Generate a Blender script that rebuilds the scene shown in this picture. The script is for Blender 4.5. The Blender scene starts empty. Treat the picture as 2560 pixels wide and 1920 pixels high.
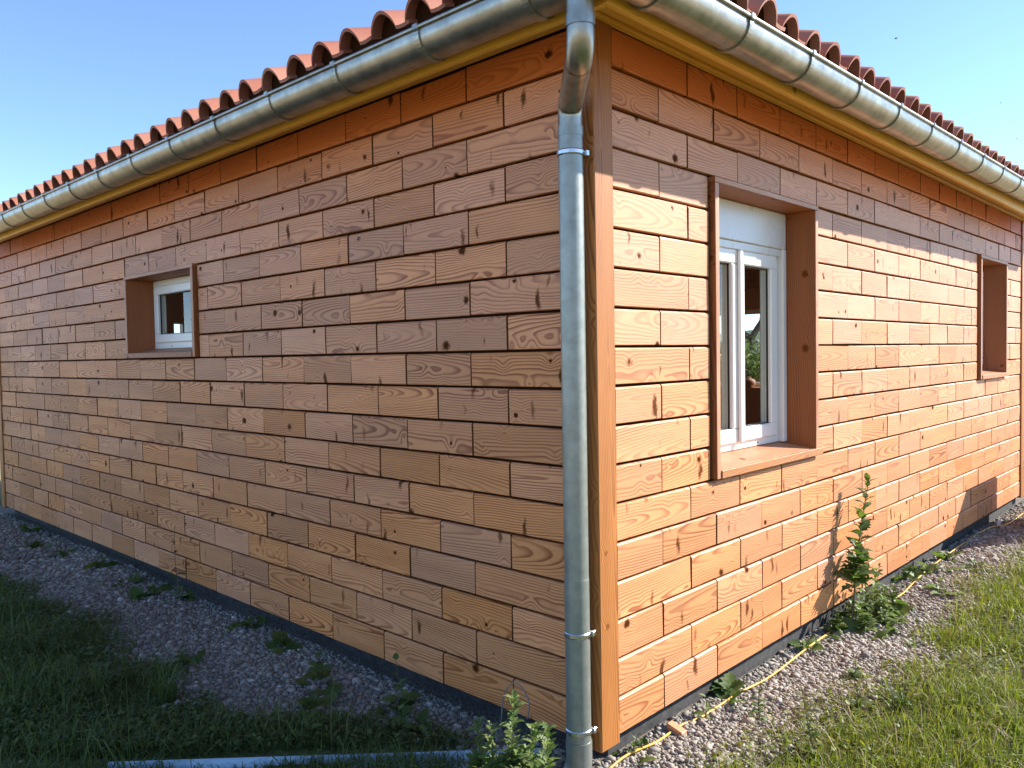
import bpy, math, random
import numpy as np
from mathutils import Vector, Matrix, Euler
random.seed(7); RNG = np.random.default_rng(7)
R = math.radians
scene = bpy.context.scene
col = scene.collection

# ------------------------------------------------------------------ camera
CAM = Vector((-2.2796, -1.7559, 1.4213)); YAW, PITCH, ROLL, FPX = 0.761289, -0.036328, -0.017122, 2006.36
_f = Vector((math.cos(PITCH)*math.cos(YAW), math.cos(PITCH)*math.sin(YAW), math.sin(PITCH)))
_r = Vector((math.sin(YAW), -math.cos(YAW), 0)); _u = _r.cross(_f)
_r2 = _r*math.cos(ROLL)+_u*math.sin(ROLL); _u2 = -_r*math.sin(ROLL)+_u*math.cos(ROLL)
cd = bpy.data.cameras.new('camera'); cam = bpy.data.objects.new('camera', cd); col.objects.link(cam)
m = Matrix((_r2, _u2, -_f)).transposed().to_4x4(); m.translation = CAM; cam.matrix_world = m
cd.sensor_width = 36; cd.lens = FPX/2560*36; cd.clip_start = .05; cd.clip_end = 3000
scene.camera = cam
def proj(p):
    d = Vector(p)-CAM; z = d.dot(_f)
    return 1280+FPX*d.dot(_r2)/z, 960-FPX*d.dot(_u2)/z
def ray(px, py): return _f+_r2*((px-1280)/FPX)-_u2*((py-960)/FPX)
def onz(px, py, z): d = ray(px, py); return CAM+d*((z-CAM.z)/d.z)

# ------------------------------------------------------------------ light
SUN = Vector((1.52, -1.0, 1.17)).normalized()
w = bpy.data.worlds.new('World'); scene.world = w; w.use_nodes = True
nt = w.node_tree; bg = nt.nodes['Background']
sky = nt.nodes.new('ShaderNodeTexSky'); sky.sky_type = 'NISHITA'; sky.sun_disc = False
sky.sun_elevation = math.asin(SUN.z); sky.sun_rotation = math.atan2(SUN.x, SUN.y)
sky.air_density = 0.65; sky.dust_density = 0.0; sky.ozone_density = 3.0; sky.altitude = 200
nt.links.new(sky.outputs[0], bg.inputs[0]); bg.inputs[1].default_value = 0.15
sl = bpy.data.lights.new('sun', 'SUN'); sl.energy = 5.0; sl.angle = R(.5); sl.color = (1, .955, .89)
so = bpy.data.objects.new('sun', sl); col.objects.link(so)
so.rotation_euler = SUN.to_track_quat('Z', 'Y').to_euler(); so.location = (6, -5, 8)
vs = scene.view_settings; vs.view_transform = 'Standard'; vs.look = 'None'; vs.gamma = 1; vs.use_curve_mapping = False
vs.exposure = 1.28

# ------------------------------------------------------------------ materials
def newmat(name):
    m = bpy.data.materials.new(name); m.use_nodes = True
    nt = m.node_tree; return m, nt, nt.nodes['Principled BSDF']
class NB:
    def __init__(s, nt): s.nt = nt
    def n(s, t, **kw):
        nd = s.nt.nodes.new(t)
        for k, v in kw.items(): setattr(nd, k, v)
        return nd
    def link(s, a, b):
        s.nt.links.new(a, b)
    def val(s, inp, v):
        if hasattr(v, 'is_linked') or isinstance(v, bpy.types.NodeSocket): s.link(v, inp)
        else: inp.default_value = v
    def math(s, op, a, b=0.0, c=0.0, clamp=False):
        nd = s.n('ShaderNodeMath', operation=op, use_clamp=clamp)
        s.val(nd.inputs[0], a); s.val(nd.inputs[1], b); s.val(nd.inputs[2], c); return nd.outputs[0]
    def mix(s, f, a, b, blend='MIX'):
        nd = s.n('ShaderNodeMix', data_type='RGBA', blend_type=blend)
        s.val(nd.inputs[0], f); s.val(nd.inputs[6], a); s.val(nd.inputs[7], b); return nd.outputs[2]
    def ramp(s, f, stops):
        nd = s.n('ShaderNodeValToRGB'); s.val(nd.inputs[0], f)
        e = nd.color_ramp.elements
        while len(e) < len(stops): e.new(.5)
        for el, (p, c) in zip(e, stops):
            el.position = p; el.color = (c, c, c, 1) if not hasattr(c, '__len__') else (*c, 1)
        return nd.outputs[0]
    def noise(s, vec, scale, detail=2.0, rough=.5, dist=0.0):
        nd = s.n('ShaderNodeTexNoise'); s.link(vec, nd.inputs['Vector'])
        nd.inputs['Scale'].default_value = scale; nd.inputs['Detail'].default_value = detail
        nd.inputs['Roughness'].default_value = rough; nd.inputs['Distortion'].default_value = dist
        return nd.outputs['Fac']
    def scalev(s, vec, v):
        nd = s.n('ShaderNodeVectorMath', operation='MULTIPLY'); s.link(vec, nd.inputs[0]); nd.inputs[1].default_value = v
        return nd.outputs[0]
    def bump(s, h, strength, dist, nrm=None):
        nd = s.n('ShaderNodeBump'); nd.inputs['Strength'].default_value = strength; nd.inputs['Distance'].default_value = dist
        s.link(h, nd.inputs['Height'])
        if nrm is not None: s.link(nrm, nd.inputs['Normal'])
        return nd.outputs[0]
def attr(b, name): return b.n('ShaderNodeAttribute', attribute_name=name)

def wood(name, early, late, grey=(.68,.375,.225), fresh=(.62,.165,.024), knots=1.0, spacing=.0105, rough=.5, contrast=1.0, spike=1.0):
    m, nt, p = newmat(name); b = NB(nt)
    P = attr(b, 'pith').outputs['Vector']; G = attr(b, 'grain').outputs['Vector']
    T = b.n('ShaderNodeSeparateColor'); b.link(attr(b, 'tone').outputs['Color'], T.inputs[0])
    t_r, t_w, t_b = T.outputs
    s = b.n('ShaderNodeSeparateXYZ'); b.link(P, s.inputs[0])
    # knots
    vk = b.n('ShaderNodeTexVoronoi', feature='F1'); vk.inputs['Scale'].default_value = 1.0
    b.link(b.scalev(G, (8.0, 9.5, 3)), vk.inputs['Vector'])
    kc = b.n('ShaderNodeSeparateColor'); b.link(vk.outputs['Color'], kc.inputs[0])
    kon = b.math('GREATER_THAN', kc.outputs[0], .30)
    kr = b.math('MULTIPLY_ADD', b.math('POWER', kc.outputs[1], 2.5), .18, .05)
    kd = b.math('ADD', vk.outputs['Distance'], b.math('MULTIPLY_ADD', b.noise(b.scalev(G, (70, 34, 34)), 1.0, 3.0, .6), .20, -.085))
    kmask = b.math('MULTIPLY', kon, b.math('SMOOTH_MIN', b.math('MAXIMUM', b.math('MULTIPLY_ADD', b.math('DIVIDE', kd, kr), -2.2, 2.4), 0), 1.0, .1), clamp=True)
    halo = b.math('MULTIPLY', kon, b.math('POWER', 2.718, b.math('MULTIPLY', b.math('POWER', b.math('DIVIDE', vk.outputs['Distance'], .26), 2.0), -1.0)))
    # spike knots: narrow dark dashes running across the grain
    vs_ = b.n('ShaderNodeTexVoronoi', feature='F1'); vs_.inputs['Scale'].default_value = 1.0
    gs = b.n('ShaderNodeVectorMath', operation='ADD'); b.link(G, gs.inputs[0]); gs.inputs[1].default_value = (3.3, 8.1, 1.7)
    rot = b.n('ShaderNodeVectorRotate', rotation_type='Z_AXIS'); b.link(gs.outputs[0], rot.inputs['Vector'])
    wv = b.n('ShaderNodeTexNoise'); b.link(G, wv.inputs['Vector']); wv.inputs['Scale'].default_value = 16; wv.inputs['Detail'].default_value = 2
    wo = b.n('ShaderNodeVectorMath', operation='MULTIPLY_ADD'); b.link(wv.outputs['Color'], wo.inputs[0]); wo.inputs[1].default_value = (.055, .03, 0); b.link(rot.outputs[0], wo.inputs[2])
    b.link(b.scalev(wo.outputs[0], (19, 6.0, 3)), vs_.inputs['Vector'])
    sc = b.n('ShaderNodeSeparateColor'); b.link(vs_.outputs['Color'], sc.inputs[0])
    son = b.math('GREATER_THAN', sc.outputs[0], .73 if spike else 2)
    sd = b.math('ADD', vs_.outputs['Distance'], b.math('MULTIPLY_ADD', b.noise(G, 120, 2), .16, -.08))
    smask = b.math('MULTIPLY', b.math('MULTIPLY', son, b.math('MULTIPLY_ADD', sc.outputs[2], .55, .45)), b.math('MULTIPLY_ADD', sd, -7.0, b.math('MULTIPLY_ADD', sc.outputs[1], 1.6, .9)), clamp=True)
    # growth rings
    n1 = b.noise(b.scalev(G, (2.4, 8, 8)), 1.0, 1.5)
    warp = b.math('MULTIPLY_ADD', n1, b.math('MULTIPLY_ADD', b.math('POWER', t_b, 2.0), .040, .010), 0.0)
    warp = b.math('ADD', warp, b.math('MULTIPLY', halo, .020))
    r = b.math('SQRT', b.math('ADD', b.math('POWER', s.outputs[1], 2.0), b.math('POWER', s.outputs[2], 2.0)))
    r = b.math('ADD', r, warp)
    fr = b.math('FRACT', b.math('DIVIDE', r, spacing))
    ring = b.ramp(fr, [(0, .0), (.45, .06), (.80, 1.0), (.93, 1.0), (1.0, .0)])
    wide = b.noise(b.scalev(G, (1.2, 16, 16)), 1.0, 2.0)
    ringamt = b.math('MULTIPLY', ring, b.ramp(wide, [(.3, .25*contrast), (.7, 1.0*contrast)]))
    fib = b.noise(b.scalev(G, (14, 420, 420)), 1.0, 2.0)
    blot = b.noise(b.scalev(G, (2.2, 5, 5)), 1.0, 3.0, .6)
    c0 = b.mix(b.ramp(blot, [(.3, 0), (.7, 1)]), early, tuple(a*.80+l*.20 for a, l in zip(early[:3], late[:3]))+(1,))
    c = b.mix(ringamt, c0, late)
    # heartwood islands
    hw = b.ramp(b.math('ADD', r, b.math('MULTIPLY', blot, .03)), [(.018, 1), (.030, 0)])
    c = b.mix(b.math('MULTIPLY', hw, .55), c, tuple(l*.5+e*.5 for e, l in zip(early[:3], late[:3]))+(1,))
    # per block hue and value, weathering together with the painted sun and shade tint per wall
    c = b.mix(b.math('MULTIPLY', b.ramp(t_r, [(.35, 0), (1, 1)]), .26), c, (.60, .225, .09, 1))
    hs = b.n('ShaderNodeHueSaturation'); b.link(c, hs.inputs['Color'])
    hs.inputs['Hue'].default_value = .5
    b.link(b.math('MULTIPLY_ADD', t_b, .34, .83), hs.inputs['Value'])
    b.link(b.math('MULTIPLY_ADD', t_r, -.14, 1.05), hs.inputs['Saturation'])
    c = hs.outputs[0]
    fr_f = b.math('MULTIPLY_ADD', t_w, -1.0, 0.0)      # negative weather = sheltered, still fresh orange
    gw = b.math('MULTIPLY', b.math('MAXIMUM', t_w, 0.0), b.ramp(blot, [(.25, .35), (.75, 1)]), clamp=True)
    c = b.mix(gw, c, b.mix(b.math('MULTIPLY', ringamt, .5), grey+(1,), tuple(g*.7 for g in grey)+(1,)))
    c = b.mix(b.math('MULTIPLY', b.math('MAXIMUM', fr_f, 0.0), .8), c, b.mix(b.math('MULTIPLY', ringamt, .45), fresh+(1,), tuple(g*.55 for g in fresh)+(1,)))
    c = b.mix(b.math('MULTIPLY', b.ramp(fib, [(.35, 1), (.6, 0)]), .16), c, tuple(l*.7 for l in late[:3])+(1,))
    kcol = b.mix(b.math('MULTIPLY', kd, 5.0, clamp=True), (.030, .010, .003, 1), (.13, .040, .010, 1))
    c = b.mix(b.math('MULTIPLY', kmask, 1.0*knots), c, kcol)
    c = b.mix(b.math('MULTIPLY', smask, .92*knots*spike), c, (.085, .027, .008, 1))
    b.link(c, p.inputs['Base Color'])
    rr = b.math('MULTIPLY_ADD', b.noise(b.scalev(G, (20, 60, 60)), 1.0, 2.0), .22, rough-.11)
    b.link(rr, p.inputs['Roughness']); b.link(b.math('MULTIPLY_ADD', b.math('ADD', kmask, smask, clamp=True), -.33, .35), p.inputs['Specular IOR Level'])
    h = b.math('ADD', b.math('MULTIPLY', ringamt, .6), b.math('MULTIPLY', fib, .4))
    h = b.math('SUBTRACT', h, b.math('MULTIPLY', b.math('ADD', kmask, smask), .5))
    b.link(b.bump(h, .35, .0012), p.inputs['Normal'])
    return m
def simple(name, base, rough=.5, metal=0.0, noise=None, bump=None, spec=.5):
    m, nt, p = newmat(name); b = NB(nt)
    p.inputs['Roughness'].default_value = rough; p.inputs['Metallic'].default_value = metal; p.inputs['Specular IOR Level'].default_value = spec
    if noise:
        tc = b.n('ShaderNodeTexCoord').outputs['Object']
        geo = b.n('ShaderNodeNewGeometry').outputs['Position']
        f = b.noise(geo, noise[0], 4, .6)
        c = b.mix(b.ramp(f, [(.3, 0), (.7, 1)]), base+(1,), noise[1]+(1,))
        b.link(c, p.inputs['Base Color'])
        b.link(b.math('MULTIPLY_ADD', b.noise(geo, noise[0]*1.7, 3), .2, rough-.1), p.inputs['Roughness'])
        if bump: b.link(b.bump(b.noise(geo, bump[0], 3, .6), bump[1], bump[2]), p.inputs['Normal'])
    else: p.inputs['Base Color'].default_value = base+(1,)
    return m
WOOD = wood('larch_cladding', (.72, .305, .118, 1), (.26, .064, .016, 1), spacing=.0098, contrast=1.15, rough=.53)
POST = wood('larch_post', (.47, .185, .052, 1), (.20, .062, .015, 1), knots=.6, spike=0, spacing=.0085)
REVEAL = wood('larch_reveal', (.36, .115, .032, 1), (.15, .038, .010, 1), knots=.7, spike=0, spacing=.0085)
PINE = wood('pine_eaves', (.78, .45, .085, 1), (.62, .31, .05, 1), knots=.6, spike=0, contrast=.7, rough=.45)
ENDG = simple('end_grain', (.16, .055, .018), .85, 0, (30, (.11, .038, .012)), spec=.08)
INNER = wood('indoor_panelling', (.58, .33, .18, 1), (.42, .21, .10, 1), knots=.6, spike=0)

ZINC = simple('zinc_gutter', (.44, .42, .36), .36, .9, (13, (.25, .24, .20)), (9, .18, .004))
ZINC2 = simple('zinc_pipe', (.33, .34, .30), .40, .6, (22, (.24, .25, .22)), (60, .14, .001))
STEEL = simple('galvanised_clamp', (.66, .67, .68), .28, 1.0, (60, (.5, .5, .5)))
PLINTH = simple('plinth_coating', (.018, .017, .016), .9, 0, (22, (.065, .062, .058)), (30, .6, .006))
MEMB = simple('dark_backing_boards', (.035, .013, .006), .9, spec=.05)
PVC = simple('white_pvc', (.82, .79, .72), .32, 0, (3, (.80, .77, .70)))
GASKET = simple('rubber_gasket', (.02, .02, .02), .6)
SHUT = simple('shutter_box_aluminium', (.72, .69, .62), .28, 0, (3, (.69, .66, .60)))
YELLOW = simple('yellow_cable', (.72, .40, .035), .45, 0, (8, (.60, .33, .03)))
WIREM = simple('grey_wire', (.22, .20, .18), .5)
DRAIN = simple('drain_sheet', (.42, .52, .60), .38, .35, (12, (.34, .44, .52)), (20, .15, .003))
HPW = simple('heat_pump_casing', (.62, .62, .60), .45, 0, (6, (.55, .55, .53)))
DARKP = simple('dark_plastic', (.03, .03, .03), .5)
CLAY = simple('clay', (.45, .19, .10), .7, 0, (20, (.36, .15, .08)))
PLAS = simple('white_scrap', (.7, .7, .68), .5)
BARK = simple('bark', (.10, .075, .055), .85, 0, (12, (.05, .04, .03)), (30, .6, .01))
def glassmat():
    m, nt, p = newmat('window_glass'); b = NB(nt); nt.nodes.remove(p)
    out = nt.nodes['Material Output']
    tr = b.n('ShaderNodeBsdfTransparent'); tr.inputs[0].default_value = (.93, .96, .95, 1)
    gl = b.n('ShaderNodeBsdfGlossy'); gl.inputs['Roughness'].default_value = .0
    fz = b.n('ShaderNodeFresnel'); fz.inputs[0].default_value = 1.5
    bf = b.n('ShaderNodeNewGeometry').outputs['Backfacing']
    fac = b.math('MULTIPLY', b.math('MULTIPLY', fz.outputs[0], 1.15), b.math('SUBTRACT', 1.0, bf), clamp=True)
    mx = b.n('ShaderNodeMixShader'); b.link(fac, mx.inputs[0]); b.link(tr.outputs[0], mx.inputs[1]); b.link(gl.outputs[0], mx.inputs[2])
    b.link(mx.outputs[0], out.inputs[0]); return m
GLASS = glassmat()
def tilemat():
    m, nt, p = newmat('terracotta_tile'); b = NB(nt)
    geo = b.n('ShaderNodeNewGeometry').outputs['Position']; oi = b.n('ShaderNodeObjectInfo').outputs['Random']
    f = b.noise(geo, 11, 4, .65)
    c = b.ramp(oi, [(0, (.30, .098, .062)), (.4, (.37, .14, .085)), (.75, (.42, .195, .13)), (1, (.32, .112, .072))])
    c = b.mix(b.ramp(f, [(.4, 0), (.8, .7)]), c, (.33, .15, .10, 1))
    c = b.mix(b.math('MULTIPLY', b.ramp(b.noise(geo, 45, 3), [(.6, 0), (.75, 1)]), .4), c, (.12, .08, .06, 1))
    b.link(c, p.inputs['Base Color']); p.inputs['Roughness'].default_value = .72; p.inputs['Specular IOR Level'].default_value = .3
    b.link(b.bump(b.noise(geo, 120, 3), .25, .002), p.inputs['Normal']); return m
TILE = tilemat()
def leafmat(name, c1, c2, c3, trans=.35, rough=.5):
    m, nt, p = newmat(name); b = NB(nt)
    T = b.n('ShaderNodeSeparateColor'); b.link(attr(b, 'tone').outputs['Color'], T.inputs[0])
    oi = b.n('ShaderNodeObjectInfo').outputs['Random']
    v = b.math('FRACT', b.math('ADD', T.outputs[0], oi))
    c = b.ramp(v, [(0, c1), (.5, c2), (1, c3)])
    geo = b.n('ShaderNodeNewGeometry').outputs['Position']
    c = b.mix(b.math('MULTIPLY', b.ramp(b.noise(geo, 60, 2), [(.4, 0), (.7, 1)]), .35), c, tuple(x*.55 for x in c1)+(1,))
    b.link(c, p.inputs['Base Color']); p.inputs['Roughness'].default_value = rough; p.inputs['Specular IOR Level'].default_value = .35
    tl = b.n('ShaderNodeBsdfTranslucent'); b.link(b.mix(1.0, c, (1.0, 1.15, .45, 1), 'MULTIPLY'), tl.inputs[0])
    mx = b.n('ShaderNodeMixShader'); mx.inputs[0].default_value = trans
    b.link(p.outputs[0], mx.inputs[1]); b.link(tl.outputs[0], mx.inputs[2]); b.link(mx.outputs[0], nt.nodes['Material Output'].inputs[0])
    return m
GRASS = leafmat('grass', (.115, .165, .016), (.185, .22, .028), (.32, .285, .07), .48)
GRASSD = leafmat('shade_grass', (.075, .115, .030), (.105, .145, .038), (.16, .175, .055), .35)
WEED = leafmat('weed_leaf', (.065, .115, .026), (.10, .155, .04), (.15, .195, .055), .40)
WEEDL = leafmat('pale_weed_leaf', (.13, .19, .055), (.17, .23, .075), (.22, .25, .10), .4)
STRAW = leafmat('straw', (.30, .23, .12), (.38, .30, .17), (.25, .17, .09), .2)
STEM = simple('weed_stem', (.085, .085, .035), .6, 0, (40, (.10, .06, .04)))
def gravelmat():
    m, nt, p = newmat('gravel_stone'); b = NB(nt)
    T = b.n('ShaderNodeSeparateColor'); b.link(attr(b, 'tone').outputs['Color'], T.inputs[0])
    geo = b.n('ShaderNodeNewGeometry').outputs['Position']
    c = b.ramp(T.outputs[0], [(0, (.14, .125, .11)), (.35, (.28, .25, .21)), (.7, (.41, .37, .31)), (.9, (.35, .27, .20)), (1, (.62, .59, .53))])
    c = b.mix(b.math('MULTIPLY', b.noise(geo, 160, 3), .6), c, (.16, .14, .12, 1))
    b.link(c, p.inputs['Base Color']); p.inputs['Roughness'].default_value = .8; p.inputs['Specular IOR Level'].default_value = .25
    return m
GRAVEL = gravelmat()
def groundmat():
    m, nt, p = newmat('soil_and_fines'); b = NB(nt)
    geo = b.n('ShaderNodeNewGeometry').outputs['Position']; z = attr(b, 'zone').outputs['Fac']
    n1 = b.noise(geo, 26, 5, .7); n2 = b.noise(geo, 130, 4, .7); n3 = b.noise(geo, 2.5, 4, .6)
    v = b.n('ShaderNodeTexVoronoi'); v.inputs['Scale'].default_value = 75; b.link(geo, v.inputs['Vector'])
    g = b.ramp(n2, [(.3, (.075, .062, .05)), (.55, (.20, .175, .145)), (.8, (.33, .29, .24))])
    g = b.mix(b.math('MULTIPLY', b.ramp(n3, [(.45, 0), (.75, 1)]), .5), g, (.12, .085, .055, 1))
    s = b.ramp(n1, [(.3, (.045, .05, .016)), (.6, (.085, .105, .03)), (.85, (.14, .13, .05))])
    far = b.ramp(b.math('ADD', b.math('MULTIPLY', n3, .6), b.math('MULTIPLY', b.noise(geo, .6, 5, .7), .4)), [(.35, (.30, .25, .11)), (.5, (.41, .305, .155)), (.68, (.53, .39, .215))])
    zf = b.math('ADD', z, b.math('MULTIPLY_ADD', n1, .5, -.25), clamp=True)
    c = b.mix(b.ramp(zf, [(.35, 0), (.6, 1)]), g, s)
    c = b.mix(b.math('SUBTRACT', z, 1.0, clamp=True), c, far)
    b.link(c, p.inputs['Base Color']); p.inputs['Roughness'].default_value = .9; p.inputs['Specular IOR Level'].default_value = .2
    h = b.math('ADD', b.math('MULTIPLY', n2, .6), b.math('MULTIPLY', v.outputs['Distance'], .7))
    b.link(b.bump(h, .8, .012), p.inputs['Normal']); return m
GROUND = groundmat()

# ------------------------------------------------------------------ helpers
WLOC = {}
def reg(o, parent, loc):
    """place o at world loc (translation only) under parent"""
    col.objects.link(o); loc = Vector(loc); WLOC[o] = loc
    if parent is not None:
        o.parent = parent; o.location = loc-WLOC[parent]
    else: o.location = loc
    return o
def tag(o, label=None, cat=None, group=None, kind=None):
    for k, v in (('label', label), ('category', cat), ('group', group), ('kind', kind)):
        if v: o[k] = v
    return o
def empty(name, loc, label, cat, group=None, parent=None):
    o = bpy.data.objects.new(name, None); o.empty_display_size = .1
    reg(o, parent, loc)
    return tag(o, label, cat, group)
def mkmesh(name, V, F, mat, smooth=False, attrs=None):
    me = bpy.data.meshes.new(name); me.from_pydata([tuple(v) for v in V], [], F)
    if attrs:
        for k, a in attrs.items():
            a = np.asarray(a, dtype=np.float32)
            if a.ndim == 1:
                at = me.attributes.new(k, 'FLOAT', 'POINT'); at.data.foreach_set('value', a)
            elif k == 'tone':
                at = me.attributes.new(k, 'FLOAT_COLOR', 'POINT')
                at.data.foreach_set('color', np.concatenate([a, np.ones((len(a), 1), np.float32)], 1).ravel())
            else:
                at = me.attributes.new(k, 'FLOAT_VECTOR', 'POINT'); at.data.foreach_set('vector', a.ravel())
    if smooth: me.polygons.foreach_set('use_smooth', [True]*len(me.polygons)); me.set_sharp_from_angle(angle=R(50))
    me.materials.append(mat); return me
def mesh_obj(name, V, F, mat, parent=None, smooth=False, attrs=None, origin=None):
    V = np.asarray(V, float)
    if origin is None: origin = (V.min(0)+V.max(0))/2
    me = mkmesh(name, V-np.asarray(origin), F, mat, smooth, attrs)
    return reg(bpy.data.objects.new(name, me), parent, origin)
def fastmesh(name, V, tris, mat, tone=None, smooth=False):
    """large triangle meshes from numpy arrays"""
    me = bpy.data.meshes.new(name); n, k = len(V), len(tris)
    me.vertices.add(n); me.vertices.foreach_set('co', np.asarray(V, np.float32).ravel())
    me.loops.add(k*3); me.loops.foreach_set('vertex_index', np.asarray(tris, np.int32).ravel())
    me.polygons.add(k); me.polygons.foreach_set('loop_start', np.arange(0, k*3, 3, dtype=np.int32))
    me.polygons.foreach_set('loop_total', np.full(k, 3, np.int32))
    if smooth: me.polygons.foreach_set('use_smooth', np.ones(k, bool))
    me.update(calc_edges=True)
    if tone is not None:
        at = me.attributes.new('tone', 'FLOAT_COLOR', 'POINT')
        c = np.ones((n, 4), np.float32); c[:, 0] = tone; at.data.foreach_set('color', c.ravel())
    me.materials.append(mat); return me
# chamfered box ----------------------------------------------------
def cbox(lo, hi, b):
    lo = np.asarray(lo, float); hi = np.asarray(hi, float); b = min(b, .45*float((hi-lo).min()))
    V, idx = [], {}
    for cx in (0, 1):
        for cy in (0, 1):
            for cz in (0, 1):
                cs = (cx, cy, cz)
                for ax in range(3):
                    p = [ (hi[k] if cs[k] else lo[k]) - (0 if k == ax else (b if cs[k] else -b)) for k in range(3)]
                    idx[(cs, ax)] = len(V); V.append(p)
    F = []
    def q(ids, nrm):
        pts = [np.array(V[i]) for i in ids]
        n = np.cross(pts[1]-pts[0], pts[2]-pts[0])
        F.append(ids if n.dot(nrm) > 0 else ids[::-1])
    for ax in range(3):
        a, c = [k for k in range(3) if k != ax]
        for s in (0, 1):
            ids = []
            for (i, j) in ((0, 0), (1, 0), (1, 1), (0, 1)):
                cs = [0, 0, 0]; cs[ax] = s; cs[a] = i; cs[c] = j; ids.append(idx[(tuple(cs), ax)])
            n = np.zeros(3); n[ax] = 1 if s else -1; q(ids, n)
        for i in (0, 1):
            for j in (0, 1):   # edges parallel to ax
                c0 = [0, 0, 0]; c1 = [0, 0, 0]; c0[a] = c1[a] = i; c0[c] = c1[c] = j; c1[ax] = 1
                c0, c1 = tuple(c0), tuple(c1); n = np.zeros(3); n[a] = 2*i-1; n[c] = 2*j-1
                q([idx[(c0, a)], idx[(c1, a)], idx[(c1, c)], idx[(c0, c)]], n)
    for cx in (0, 1):
        for cy in (0, 1):
            for cz in (0, 1):
                cs = (cx, cy, cz); q([idx[(cs, 0)], idx[(cs, 1)], idx[(cs, 2)]], np.array([2*cx-1, 2*cy-1, 2*cz-1]))
    return V, F
def woodattrs(V, axis, face, tone, tilt=.11):
    """axis: grain axis, face: axis of the face normal"""
    V = np.asarray(V, float); c = V.mean(0); L = V-c
    o = [k for k in range(3) if k not in (axis, face)][0]
    g = np.stack([L[:, axis], L[:, o], L[:, face]], 1)
    rnd = RNG.uniform
    half = (V[:, o].max()-V[:, o].min())/2
    v0 = rnd(-1.3, 1.3)*max(half, .05); w0 = rnd(.012, .07)*RNG.choice([-1, 1]); t1 = rnd(-.06, .06); t2 = rnd(-tilt, tilt)
    pith = np.stack([g[:, 0], g[:, 1]-v0+t1*g[:, 0], g[:, 2]-w0+t2*g[:, 0]], 1)
    grain = g+np.array([rnd(-40, 40), rnd(-40, 40), rnd(-40, 40)])
    return {'pith': pith, 'grain': grain, 'tone': np.tile(np.array(tone), (len(V), 1))}
def rtone(weather=0.0): return (random.random(), weather, random.random())
def wbox(name, lo, hi, axis, face, mat, parent, bev=.002, tone=None, tilt=.05):
    V, F = cbox(lo, hi, bev)
    return mesh_obj(name, V, F, mat, parent, attrs=woodattrs(V, axis, face, tone or rtone(), tilt))
def box(name, lo, hi, mat, parent, bev=.002):
    V, F = cbox(lo, hi, bev); return mesh_obj(name, V, F, mat, parent)
def joinparts(parts):
    V, F = [], []
    for v, f in parts:
        o = len(V); V += [tuple(x) for x in v]; F += [[i+o for i in ff] for ff in f]
    return V, F
def tube(path, rad, seg=10, caps=True):
    pts = [Vector(p) for p in path]; n = len(pts)
    rad = [rad]*n if not hasattr(rad, '__len__') else rad
    V, F = [], []; up = None
    for i, p in enumerate(pts):
        t = (pts[min(i+1, n-1)]-pts[max(i-1, 0)]).normalized()
        if up is None: up = t.orthogonal().normalized()
        up = (up-t*up.dot(t)).normalized(); sd = t.cross(up)
        for k in range(seg):
            a = 2*math.pi*k/seg; V.append(p+(up*math.cos(a)+sd*math.sin(a))*rad[i])
    for i in range(n-1):
        for k in range(seg):
            k2 = (k+1) % seg; F.append([i*seg+k, i*seg+k2, (i+1)*seg+k2, (i+1)*seg+k])
    if caps:
        F.append(list(range(seg))[::-1]); F.append([(n-1)*seg+k for k in range(seg)])
    return V, F
def smoothpath(pts, r, n=7):
    """polyline with filleted corners"""
    P = [Vector(p) for p in pts]; out = [P[0]]
    for i in range(1, len(P)-1):
        a = (P[i-1]-P[i]); c = (P[i+1]-P[i]); d = min(r, a.length*.49, c.length*.49)
        A = P[i]+a.normalized()*d; C = P[i]+c.normalized()*d
        for k in range(n+1):
            t = k/n; out.append(A*(1-t)**2+P[i]*2*t*(1-t)+C*t*t)
    out.append(P[-1]); return out
def spline(pts, n=8):
    P = [Vector(p) for p in pts]; out = []
    for i in range(len(P)-1):
        p0, p1, p2, p3 = P[max(i-1, 0)], P[i], P[i+1], P[min(i+2, len(P)-1)]
        for k in range(n):
            t = k/n; out.append(.5*((2*p1)+(p2-p0)*t+(2*p0-5*p1+4*p2-p3)*t*t+(3*p1-p0-3*p2+p3)*t**3))
    return out+[P[-1]]
def copyobj(o, parent, loc, rot=None):
    c = o.copy(); reg(c, parent, loc)
    if rot is not None: c.rotation_euler = rot
    return c
# wall frames: u along the wall, n depth inwards from the cladding face
def WM(wall, lo, hi):
    (u0, n0, z0), (u1, n1, z1) = lo, hi
    return ((u0, n0, z0), (u1, n1, z1)) if wall == 'R' else ((n0, u0, z0), (n1, u1, z1))
AU = {'R': 0, 'L': 1}; AN = {'R': 1, 'L': 0}

# ------------------------------------------------------------------ ground
def gz(x, y):
    return -.104+.008*np.sin(1.7*x+.6)*np.sin(1.3*y+1.1)+.006*np.sin(4.1*x-2.3*y)+.004*np.sin(9.1*x+1.0)*np.sin(7.7*y)
def wob(t, s=0.0): return .06*np.sin(2.1*t+s)+.05*np.sin(5.3*t+2*s+1)+.03*np.sin(11.7*t+s)
def grassy(x, y):
    """>0 where turf grows, <0 on the gravel strips beside the walls"""
    x = np.asarray(x, float); y = np.asarray(y, float)
    eR = -.47+wob(x, .4)+np.clip((1.1-x), 0, 1)*.16
    dR = eR-y
    eL = -.68+wob(y, 1.3)*.9+np.clip((1.55-y)/.8, 0, 1)*.40
    dL = eL-x
    dL = np.minimum(dL, x+1.50+wob(y, 2.2))
    right = np.where(y < 0, dR, -1.0)
    left = np.where(x < 0, dL, -1.0)
    return np.where((x < 0) & (y < 0.25), np.minimum(np.maximum(dR, -x-.35), .3), np.where(y < 0, right, left))
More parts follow.
